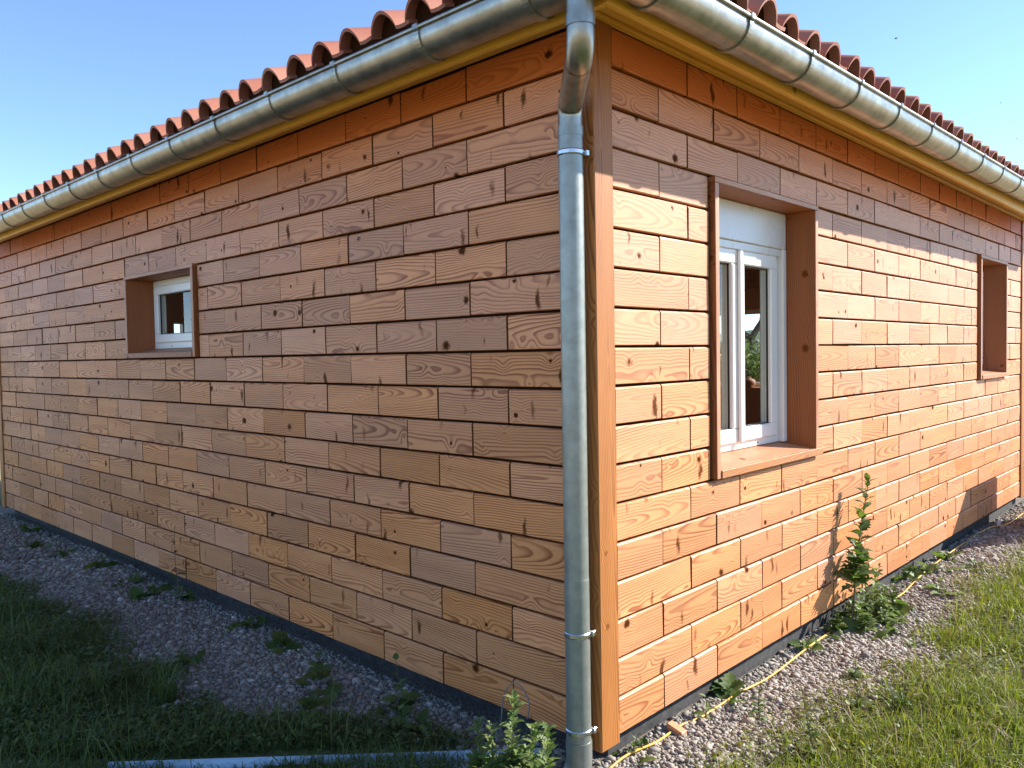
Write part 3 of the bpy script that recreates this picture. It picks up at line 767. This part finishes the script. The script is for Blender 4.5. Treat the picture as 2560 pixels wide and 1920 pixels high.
# drain channel leading away from the downpipe shoe
a = Vector((.02, .268, 0)); e = Vector((-.86, 1.137, 0)); d = (e-a).normalized(); nrm = Vector((-d.y, d.x, 0))
if nrm.dot(Vector((-1, -1, 0))) < 0: nrm = -nrm
prof = [(0, .020), (.006, .026), (.012, .020), (.02, -.004), (.20, -.004), (.208, .020), (.214, .026), (.22, .020), (.21, -.012), (.01, -.012)]
a = a+d*.02+nrm*.055; e = e+nrm*.055+d*.42; V, F = [], []
for pnt in (a, a.lerp(e, .5), e):
    for x, z in prof: q = pnt+nrm*x; V.append((q.x, q.y, -.100+z))
n = len(prof)
for i in range(2):
    for k in range(n): F.append([i*n+k, i*n+(k+1) % n, (i+1)*n+(k+1) % n, (i+1)*n+k])
F += [list(range(n))[::-1], [2*n+k for k in range(n)]]
tag(mesh_obj('drain_channel', V, F, DRAIN), 'pale blue metal drain channel on the ground by the downpipe', 'channel')
# bits
V, F = cbox((.405, -.085, 0), (.445, -.015, .03), .003); V = np.array(V); V[:, 2] += G(.42, -.05)-.004+(V[:, 1]+.05)*.3
tag(mesh_obj('wood_offcut', V, F, WOOD, attrs=woodattrs(V, 1, 2, (.5, .5, .5))), 'small wooden offcut beside the yellow cable', 'offcut')
V, F = cbox((5.47, -.060, G(5.5, -.05)-.003), (5.56, -.045, G(5.5, -.05)+.055), .006); V = np.array(V); V[:, 0] += (V[:, 2]+.1)*.4
tag(mesh_obj('plastic_scrap', V, F, PLAS), 'white plastic scrap against the wall foot', 'scrap')
# heat pump unit further along (its shadow falls on the wall)
hx0, hx1, hy0, hy1, hz = 5.35, 6.32, -.75, -.40, .78
hp = empty('heat_pump', ((hx0+hx1)/2, (hy0+hy1)/2, -.12), 'pale grey outdoor heat pump unit standing before the sunny wall', 'heat pump')
box('casing', (hx0, hy0, -.04), (hx1, hy1, hz), HPW, hp, .018)
for k in range(2): box('foot', (hx0+.10+k*.67, hy0-.02, -.16), (hx0+.20+k*.67, hy1+.02, -.0402), DARKP, hp, .005)
for k in range(14):
    z = .02+k*.052; box('grille_bar', (hx0+.06, hy0-.012, z), (hx0+.66, hy0-.0005, z+.012), DARKP, hp, .002)
box('access_panel', (hx0+.70, hy0-.006, .0), (hx1-.03, hy0-.0005, hz-.05), HPW, hp, .002)

# ------------------------------------------------------------------ gravel, grass
def ico():
    t = (1+5**.5)/2
    v = np.array([(-1, t, 0), (1, t, 0), (-1, -t, 0), (1, -t, 0), (0, -1, t), (0, 1, t), (0, -1, -t), (0, 1, -t), (t, 0, -1), (t, 0, 1), (-t, 0, -1), (-t, 0, 1)], float)
    f = np.array([(0, 11, 5), (0, 5, 1), (0, 1, 7), (0, 7, 10), (0, 10, 11), (1, 5, 9), (5, 11, 4), (11, 10, 2), (10, 7, 6), (7, 1, 8), (3, 9, 4), (3, 4, 2), (3, 2, 6), (3, 6, 8), (3, 8, 9), (4, 9, 5), (2, 4, 11), (6, 2, 10), (8, 6, 7), (9, 8, 1)])
    return v/np.linalg.norm(v[0]), f
def rotmats(n):
    q = RNG.normal(size=(n, 4)); q /= np.linalg.norm(q, axis=1)[:, None]; a, b, c, d = q.T
    return np.stack([np.stack([1-2*(c*c+d*d), 2*(b*c-a*d), 2*(b*d+a*c)], -1), np.stack([2*(b*c+a*d), 1-2*(b*b+d*d), 2*(c*d-a*b)], -1), np.stack([2*(b*d-a*c), 2*(c*d+a*b), 1-2*(b*b+c*c)], -1)], 1)
def stones(x, y, size):
    n = len(x); bv, bf = ico()
    v = bv[None]*RNG.uniform(.75, 1.25, (n, 12, 1))*np.stack([RNG.uniform(.8, 1.25, n), RNG.uniform(.6, 1.0, n), RNG.uniform(.4, .75, n)], -1)[:, None, :]
    yaw = RNG.uniform(0, 6.283, n); tl = RNG.normal(0, .35, n); cy, sy, ct, st = np.cos(yaw), np.sin(yaw), np.cos(tl), np.sin(tl)
    X, Y, Z = v[..., 0], v[..., 1], v[..., 2]
    Y, Z = Y*ct[:, None]-Z*st[:, None], Y*st[:, None]+Z*ct[:, None]
    X, Y = X*cy[:, None]-Y*sy[:, None], X*sy[:, None]+Y*cy[:, None]
    v = np.stack([X, Y, Z], -1)*size[:, None, None]
    v += np.stack([x, y, gz(x, y)+size*.22], -1)[:, None, :]
    f = (bf[None]+(np.arange(n)*12)[:, None, None]).reshape(-1, 3)
    return v.reshape(-1, 3), f, np.repeat(RNG.random(n), 12)
def scatter(n, x0, x1, y0, y1, ok):
    x = RNG.uniform(x0, x1, n); y = RNG.uniform(y0, y1, n); k = ok(x, y); return x[k], y[k]
okR = lambda x, y: (grassy(x, y) < RNG.normal(0.02, .06, len(x)))
xs, ys = [], []
for n, a in ((19000, (.04, 2.6, -.62, .03)), (9000, (2.6, 5.0, -.62, .03)), (5000, (5.0, 7.6, -.7, .03)), (17000, (-.95, .03, .15, 2.6)), (12000, (-.95, .03, 2.6, 5.2)), (6000, (-.95, .03, 5.2, 8.0)), (3500, (-1.9, -1.4, 1.2, 3.2)), (2500, (-.5, .05, -.5, .15))):
    x, y = scatter(n, *a, okR); xs.append(x); ys.append(y)
x = np.concatenate(xs); y = np.concatenate(ys); sz = np.clip(RNG.lognormal(math.log(.0066), .46, len(x)), .003, .026)*(1+.25*(np.hypot(x, y) > 4))
v, f, t = stones(x, y, sz)
gro = reg(bpy.data.objects.new('gravel', fastmesh('gravel', v, f, GRAVEL, t)), None, (0, 0, 0))
tag(gro, 'loose grey gravel strewn along the foot of both walls', 'gravel', kind='stuff')

def blades(x, y, h, wd, lean, name, mat, label, cat, curl=.5, z0=None):
    n = len(x); a = RNG.uniform(0, 6.283, n); dx, dy = np.cos(a), np.sin(a); ph = RNG.uniform(0, 6.283, n)
    wx, wy = np.cos(ph)*wd, np.sin(ph)*wd; z = gz(x, y)-.004 if z0 is None else z0
    V = np.zeros((n, 5, 3)); l1 = lean*.35; l2 = lean
    b = np.stack([x, y, z], -1); W = np.stack([wx, wy, np.zeros(n)], -1); D = np.stack([dx, dy, np.zeros(n)], -1); U = np.array([0, 0, 1.])
    mid = b+D*(l1*h)[:, None]+U*(h*.6)[:, None]; tip = b+D*(l2*h)[:, None]+U*(h*(1-curl*lean*.6))[:, None]
    V[:, 0] = b-W; V[:, 1] = b+W; V[:, 2] = mid-W*.75; V[:, 3] = mid+W*.75; V[:, 4] = tip
    T = np.array([(0, 1, 3), (0, 3, 2), (2, 3, 4)])[None]+(np.arange(n)*5)[:, None, None]
    o = reg(bpy.data.objects.new(name, fastmesh(name, V.reshape(-1, 3), T.reshape(-1, 3), mat, np.repeat(RNG.random(n), 5))), None, (0, 0, 0))
    return tag(o, label, cat, kind='stuff')
def clump(x, y, s=1.0): return .5+.5*np.sin(5.1*s*x+3.3*s*y)*np.sin(4.3*s*y-2.9*s*x+1)
okG = lambda x, y: (grassy(x, y) > RNG.normal(.02, .07, len(x))) & (RNG.random(len(x)) < .06+.94*clump(x, y)**1.4)
xs, ys = [], []
for n, a in ((62000, (.3, 2.4, -1.5, -.1)), (36000, (2.4, 4.8, -1.4, -.15)), (20000, (4.8, 8, -1.6, -.15)), (16000, (-.6, .3, -1.2, -.3)), (9000, (0, 8, -3, -1.5))):
    x, y = scatter(n, *a, okG); xs.append(x); ys.append(y)
x = np.concatenate(xs); y = np.concatenate(ys); n = len(x)
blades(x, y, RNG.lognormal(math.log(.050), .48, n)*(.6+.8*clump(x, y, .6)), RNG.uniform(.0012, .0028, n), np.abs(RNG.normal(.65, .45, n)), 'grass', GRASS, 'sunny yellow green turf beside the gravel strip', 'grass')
xs, ys = [], []
for n, a in ((30000, (-1.6, -.1, .4, 2.4)), (20000, (-1.6, -.4, 2.4, 4.6)), (12000, (-1.7, -.4, 4.6, 8)), (6000, (-3, -1.6, .5, 6))):
    x, y = scatter(n, *a, lambda x, y: ((grassy(x, y) > RNG.normal(.0, .07, len(x))) | (x < -1.9)) & ((x+y < .20) | (x+y > .305))); xs.append(x); ys.append(y)
x = np.concatenate(xs); y = np.concatenate(ys); n = len(x)
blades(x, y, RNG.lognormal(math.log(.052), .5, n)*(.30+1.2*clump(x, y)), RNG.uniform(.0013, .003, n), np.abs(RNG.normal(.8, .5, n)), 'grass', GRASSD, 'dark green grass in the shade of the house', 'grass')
# dry straw on the sunny turf
x, y = scatter(4200, .2, 5, -1.5, -.2, lambda x, y: grassy(x, y) > -.12); n = len(x)
blades(x, y, RNG.uniform(.03, .12, n), RNG.uniform(.0008, .0016, n), RNG.uniform(.8, 2.2, n), 'dry_straw', STRAW, 'pale dry straw lying in the sunny turf', 'straw', .4, gz(x, y)+.02)
# clover-like ground cover: small tilted discs
def discs(x, y, rad, hgt, name, mat, label):
    n = len(x); k = 6; ang = np.arange(k)*2*np.pi/k
    tl = RNG.normal(0, .45, (n, 2)); z = gz(x, y)+hgt
    V = np.zeros((n, k+1, 3)); V[:, 0] = np.stack([x, y, z-.003], -1)
    rr_ = rad[:, None]*RNG.uniform(.75, 1.15, (n, k)); px_ = rr_*np.cos(ang+RNG.uniform(0, 6, (n, 1))); py_ = rr_*np.sin(ang)
    py_ = rr_*np.sin(ang+np.arctan2(np.sin(ang), np.cos(ang))*0)
    V[:, 1:, 0] = x[:, None]+rr_*np.cos(ang); V[:, 1:, 1] = y[:, None]+rr_*np.sin(ang)
    V[:, 1:, 2] = z[:, None]+rr_*(np.cos(ang)*tl[:, :1]+np.sin(ang)*tl[:, 1:])
    T = np.array([(0, 1+i, 1+(i+1) % k) for i in range(k)])[None]+(np.arange(n)*(k+1))[:, None, None]
    o = reg(bpy.data.objects.new(name, fastmesh(name, V.reshape(-1, 3), T.reshape(-1, 3), mat, np.repeat(RNG.random(n), k+1))), None, (0, 0, 0))
    return tag(o, label, 'ground cover', kind='stuff')
xs, ys = [], []
for n, a in ((15000, (-1.5, -.15, .5, 2.2)), (9000, (-1.5, -.5, 2.2, 5))):
    x, y = scatter(n, *a, lambda x, y: (grassy(x, y) > -.06) & (clump(x+.7, y, .8) > .22) & (x+y > .32)); xs.append(x); ys.append(y)
x = np.concatenate(xs); y = np.concatenate(ys); n = len(x)
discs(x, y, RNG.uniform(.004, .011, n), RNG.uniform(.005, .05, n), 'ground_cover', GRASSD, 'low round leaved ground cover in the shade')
x, y = scatter(14000, .2, 6, -1.6, -.2, lambda x, y: (grassy(x, y) > -.1) & (clump(x, y+.4, 1.1) > .4)); n = len(x)
discs(x, y, RNG.uniform(.004, .011, n), RNG.uniform(.005, .045, n), 'ground_cover', GRASS, 'low round leaved ground cover among the sunny turf')

# ------------------------------------------------------------------ weeds
def leafmesh(name, mat, wid=.38, lobes=3, depth=.35, droop=.35, fold=.25):
    V, F = [], []; n = 11
    for i in range(n):
        t = i/(n-1); w_ = wid*math.sin(math.pi*min(1, t**.75))*(1-depth*(.5-.5*math.cos(2*math.pi*lobes*t)))+.008
        z = -droop*t*t+.10*t
        V += [(t, -w_, z+fold*w_), (t, 0, z), (t, w_, z+fold*w_)]
    for i in range(n-1):
        a = i*3; F += [[a, a+3, a+4, a+1], [a+1, a+4, a+5, a+2]]
    tone = np.zeros((len(V), 3)); tone[:, 0] = random.random()*.3
    return mkmesh(name, V, F, mat, True, {'tone': tone})
LEAF = {(k, mt): [leafmesh('leaf', WEED if mt == 0 else WEEDL, *p) for p in ps] for mt in (0, 1) for k, ps in {
    'lobed': [(.34, 4, .55, .35, .3), (.30, 3, .6, .55, .2), (.36, 5, .45, .2, .35)], 'oval': [(.24, 6, .10, .4, .3), (.20, 5, .12, .6, .3)], 'broad': [(.42, 3, .25, .5, .2), (.46, 4, .3, .3, .25)]}.items()}
def weed(name, label, base, top, nleaf, llen, kind='lobed', pale=0, group=None, stem_r=.004, low=0.05, rosette=0, seed=0, stemmat=None, lsprd=.25):
    rnd = random.Random(seed)
    b = Vector((base[0], base[1], G(*base)-.01)); t = Vector(top)
    root = empty(name, b, label, 'weed', group)
    midp = b.lerp(t, .5)+Vector((rnd.uniform(-.03, .03), rnd.uniform(-.02, .02), .01))*((t-b).length/.5)
    sp = spline([b, b.lerp(midp, .6), midp, t], 5)
    V, F = tube(sp, [stem_r*(1-.75*i/(len(sp)-1)) for i in range(len(sp))], 6)
    mesh_obj('stem', V, F, stemmat or STEM, root, smooth=True)
    for k in range(nleaf+rosette):
        me = rnd.choice(LEAF[(kind, pale)])
        if k < nleaf:
            f = low+(1-low)*(k+.5)/nleaf; q = f*(len(sp)-1); i = int(q); p = sp[i].lerp(sp[min(i+1, len(sp)-1)], q-i)
            L = llen*(1.15-.75*f)*rnd.uniform(.75, 1.2); el = rnd.uniform(.0, .6)+.5*f
        else:
            p = b+Vector((rnd.uniform(-lsprd, lsprd)*.4, rnd.uniform(-lsprd, lsprd)*.25, .012)); L = llen*rnd.uniform(.8, 1.5); el = rnd.uniform(.1, .9)
        az = k*2.399+rnd.uniform(-.5, .5)
        o = bpy.data.objects.new('leaf', me); reg(o, root, p)
        o.rotation_euler = Euler((rnd.uniform(-.5, .5), -el, az), 'XYZ'); o.scale = (L, L, L)
    return root
def Zg(x, y, h): return (x, y, G(x, y)+h)
# tall weed against the sunny wall, with its leafy neighbours
weed('weed', 'tall dark stemmed weed growing up against the sunny wall', (2.10, -.10), (2.36, -.10, .69), 60, .15, 'lobed', 0, seed=3, stem_r=.007, low=.30)
gp = 'leafy weeds at the foot of the sunny wall'
for i, (x, y, h, n_, L) in enumerate([(2.00, -.06, .15, 16, .07), (2.16, -.12, .22, 26, .075), (2.32, -.08, .28, 32, .08), (2.46, -.10, .28, 32, .08), (2.60, -.14, .20, 24, .075), (2.30, -.20, .13, 20, .065), (2.22, -.05, .24, 30, .075), (2.40, -.16, .20, 28, .07), (2.54, -.06, .26, 30, .075), (2.12, -.17, .13, 22, .065)]):
    weed('weed', ('small leafy weed at the plinth just before the tall weed', 'leafy weed pressed against the foot of the tall weed', 'bushy green weed right behind the tall weed stem', 'biggest bushy weed of the clump on the sunny side', 'bushy weed ending the clump beside the cable', 'low spreading weed on the gravel before the leafy clump', 'upright leafy weed between the tall weed and the wall', 'dense leafy weed in the middle of the clump', 'upright weed at the far end of the clump against the wall', 'small weed where the cable enters the leafy clump')[i], (x, y), (x+random.uniform(-.05, .05), y-.02, G(x, y)+h), n_, L, ('lobed', 'broad', 'oval')[i % 3], i % 2, gp, seed=20+i, rosette=12, low=.1, lsprd=.35)
weed('weed', 'low weed with star shaped leaves between plinth and yellow cable', (.90, -.02), Zg(.90, -.03, .05), 3, .12, 'lobed', 0, seed=41, rosette=7)
weed('weed', 'small upright leafy sprig touching the yellow cable', (.62, -.065), Zg(.60, -.075, .13), 8, .06, 'oval', 1, seed=42)
weed('weed', 'slender bushy weed standing in the gravel beyond the cable', (.77, -.23), Zg(.80, -.22, .17), 18, .05, 'oval', 0, seed=43, rosette=6)
weed('weed', 'small weed at the plinth below the corner post', (.17, -.01), Zg(.19, -.03, .08), 8, .055, 'lobed', 0, seed=44, rosette=4)
weed('weed', 'tall slim weed at the edge of the turf', (.62, -.53), Zg(.56, -.50, .27), 30, .05, 'oval', 0, seed=45, rosette=3)
weed('weed', 'small dark weed in the plinth gap near the leafy clump', (1.68, -.02), Zg(1.70, -.05, .06), 3, .08, 'broad', 0, seed=46, rosette=5)
for i, (x, y) in enumerate([(3.30, -.05), (3.55, -.10), (3.95, -.06), (3.10, -.26), (3.75, -.28)]):
    weed('weed', ('low leafy weed at the plinth, first past the leafy clump', 'low leafy weed by the cable, second past the leafy clump', 'low leafy weed at the plinth, third past the leafy clump', 'low leafy weed on the gravel facing the leafy clump, beside the turf', 'low leafy weed on the gravel beside the turf, farther from the leafy clump')[i], (x, y), Zg(x+.02, y-.01, .08), 5, .09, 'lobed', i % 2, 'low weeds further along the sunny wall', seed=50+i, rosette=6)
for i, (x, y) in enumerate([(1.15, -.48), (1.45, -.36), (1.75, -.50), (2.05, -.42), (1.0, -.70), (1.35, -.80), (2.6, -.46), (2.9, -.60), (1.9, -.75), (.80, -.62), (3.3, -.50), (1.6, -.62)]):
    weed('weed', 'low rosette weed scattered in the sunny turf', (x, y), Zg(x+.01, y, random.uniform(.03, .08)), 4, .045, ('lobed', 'broad', 'oval')[i % 3], 0, 'rosette weeds in the sunny turf', seed=110+i, rosette=7, lsprd=.1)
# bright weed near the downpipe foot
for i, (x, y, tx, ty, tz, n_) in enumerate([(-.36, .10, -.33, .115, .255, 40), (-.40, .20, -.37, .26, .13, 30), (-.33, .02, -.33, -.03, .19, 34), (-.30, .12, -.30, .05, .16, 34), (-.42, .13, -.40, .16, .16, 30)]):
    weed('weed', ('tallest sunlit pale weed beside the downpipe', 'pale green weed reaching over the drain channel', 'pale green weed right next to the downpipe', 'pale green weed between the tallest one and the downpipe', 'short pale weed in front of the tallest pale one')[i], (x, y), (tx, ty, tz), n_+40, .085, 'lobed', 1, 'pale weeds around the downpipe foot', seed=60+i, rosette=8, stem_r=.003)
# shaded side
weed('weed', 'dark broad leaved weed leaning on the plinth in the shade', (-.16, .98), (-.06, 1.12, .06), 9, .075, 'broad', 0, seed=70, rosette=5)
weed('weed', 'tall thin drooping weed against the shaded wall', (-.09, 3.28), (-.05, 3.43, .34), 14, .085, 'oval', 0, seed=71, rosette=6)
weed('weed', 'wilted sprig with narrow leaves by the drain channel', (-.56, 1.00), Zg(-.60, 1.02, .13), 12, .08, 'oval', 0, seed=72, rosette=7)
SH = ['fourth from the downpipe', 'sixth from the downpipe', 'first past the tall thin weed', 'second past the tall thin weed', 'third past the tall thin weed', 'fourth past the tall thin weed', 'fifth past the tall thin weed', 'last before the far corner', 'third from the downpipe', 'fifth from the downpipe at the turf edge', 'second from the downpipe', 'nearest the downpipe']
for i, (x, y) in enumerate([(-.10, 2.02), (-.06, 2.45), (-.16, 3.55), (-.14, 3.90), (-.12, 4.5), (-.20, 5.15), (-.28, 5.7), (-.12, 6.4), (-.22, 1.5), (-.55, 2.2), (-.40, 1.25), (-.30, .78)]):
    weed('weed', 'dark low weed along the shaded wall, '+SH[i], (x, y), Zg(x-.01, y, random.uniform(.06, .13)), 6, .075, ('broad', 'lobed')[i % 2], 0, 'weeds along the shaded wall', seed=80+i, rosette=7)
# arching grass tuft on the shaded side
def tuft(base, n, h, label, seed):
    rnd = random.Random(seed); root = empty('grass_tuft', (base[0], base[1], G(*base)), label, 'grass tuft'); V, T = [], []
    for k in range(n):
        a = rnd.uniform(0, 6.28); sp_ = rnd.uniform(.15, 1.0); L = h*rnd.uniform(.6, 1.15); b = Vector((base[0]+rnd.gauss(0, .02), base[1]+rnd.gauss(0, .02), G(*base)-.005)); wv = Vector((-math.sin(a), math.cos(a), 0))*rnd.uniform(.002, .0035)
        o = len(V); ns = 6
        for i in range(ns+1):
            t = i/ns; p = b+Vector((math.cos(a), math.sin(a), 0))*(L*sp_*t**1.5*.9)+Vector((0, 0, L*(t-.45*sp_*t*t*t)))
            V += [p-wv*(1-t*.9), p+wv*(1-t*.9)]
        for i in range(ns): q = o+i*2; T += [[q, q+1, q+3, q+2]]
    tone = np.zeros((len(V), 3)); tone[:, 0] = np.repeat(RNG.random(len(V)//2), 2)*.4
    tag(mesh_obj('blades', V, T, GRASSD, root, attrs={'tone': tone}), kind='stuff')
tuft((-.80, 1.83), 70, .24, 'arching grass tuft standing in the shaded ground cover', 5)
tuft((-.98, 2.15), 45, .16, 'shorter grass tuft behind the arching one in the shade', 6)
tuft((1.25, -.62), 60, .13, 'sunny grass tuft at the edge of the turf', 7)

# ------------------------------------------------------------------ trees behind the house, seen through the rooms
def tree(loc, height, spread, nl, label, seed, bush=False):
    rnd = random.Random(seed); rg = np.random.default_rng(seed); root = empty('tree' if not bush else 'bush', loc, label, 'tree' if not bush else 'bush'); L = Vector(loc)
    parts = []; tips = []
    if bush: stems = [(L+Vector((rnd.gauss(0, .3), rnd.gauss(0, .3), -.05)), Vector((rnd.gauss(0, .3), rnd.gauss(0, .3), 1)), height*.6, .03) for _ in range(8)]
    else: stems = [(L+Vector((0, 0, -.1)), Vector((.05, .03, 1)), height*.42, .14)]
    def grow_(p, d, ln, r, lev):
        pts = [p]; rads = [r]; dd = d.normalized()
        for i in range(4):
            dd = (dd+Vector((rnd.gauss(0, .12), rnd.gauss(0, .12), rnd.gauss(0, .06)))).normalized(); pts.append(pts[-1]+dd*ln/4); rads.append(r*(1-.12*(i+1)))
        parts.append(tube(pts, rads, 6)); tips.extend(pts[2:])
        if lev == 0: return
        for _ in range(rnd.choice((3, 4, 4))):
            q = pts[rnd.choice((2, 3, 4))]; a = rnd.uniform(0, 6.28); nd = (dd*.9+Vector((math.cos(a), math.sin(a), .15))*spread).normalized(); grow_(q, nd, ln*rnd.uniform(.55, .8), r*.55, lev-1)
    for p, d, ln, r in stems: grow_(p, d, ln, r, 1 if bush else 4)
    V, F = joinparts(parts); mesh_obj('trunk', V, F, BARK, root, smooth=True)
    tp = np.array([tuple(t) for t in tips]); x = tp[rg.integers(0, len(tp), nl)]+rg.normal(0, .10 if not bush else .28, (nl, 3)); s = rg.uniform(.025, .06, nl)
    a = rg.normal(size=(nl, 3)); a /= np.linalg.norm(a, axis=1)[:, None]; b = np.cross(a, rg.normal(size=(nl, 3))); b /= np.linalg.norm(b, axis=1)[:, None]
    Vv = np.stack([x-a*s[:, None], x+b*s[:, None]*.5, x+a*s[:, None], x-b*s[:, None]*.5], 1); T = np.array([(0, 1, 2), (0, 2, 3)])[None]+(np.arange(nl)*4)[:, None, None]
    cr = bpy.data.objects.new('crown', fastmesh('crown', Vv.reshape(-1, 3), T.reshape(-1, 3), WEED, np.repeat(rg.random(nl), 4))); reg(cr, root, (0, 0, 0)); tag(cr, kind='stuff')
tree((15.5, 7.1, -.12), 4.6, .75, 2600, 'sparse young tree behind the house seen through two windows', 11)
for i, (x, y) in enumerate(((13.6, 5.6), (14.1, 7.2), (13.9, 6.5))): tree((x, y, -.12), 1.5, .5, 5200, ('olive green bush', 'rounded green bush', 'low spreading bush')[i]+' behind the house seen through two windows', 30+i, True)

# flying insects, dark specks in the sky
for i, (px, py) in enumerate(((2240, 96), (2502, 257), (2541, 347))):
    p = CAM+ray(px, py)*3.0; r0 = (.0032, .0018, .0016)[i]
    V, F = [], []
    for a in range(7):
        for k in range(8):
            th = math.pi*a/6; V.append((r0*1.7*math.cos(th), r0*math.sin(th)*math.cos(k*math.pi/4), r0*math.sin(th)*math.sin(k*math.pi/4)))
    for a in range(6):
        for k in range(8): F.append([a*8+k, a*8+(k+1) % 8, (a+1)*8+(k+1) % 8, (a+1)*8+k])
    rt = empty('flying_insect', p, ('largest dark insect flying in the sky beside the roof', 'tiny dark insect flying in the sky beside the roof', 'tiny dark insect flying in the sky beside the roof')[i], 'insect', 'insects in the sky')
    mesh_obj('body', np.array(V)+np.array(p), F, DARKP, rt, smooth=True)
    for s in (-1, 1): mesh_obj('wing', np.array([(0, 0, 0), (-.4*r0, s*2.2*r0, .8*r0), (-1.6*r0, s*2.0*r0, .9*r0), (-.9*r0, s*.3*r0, 0)])+np.array(p), [[0, 1, 2, 3]], DARKP, rt)
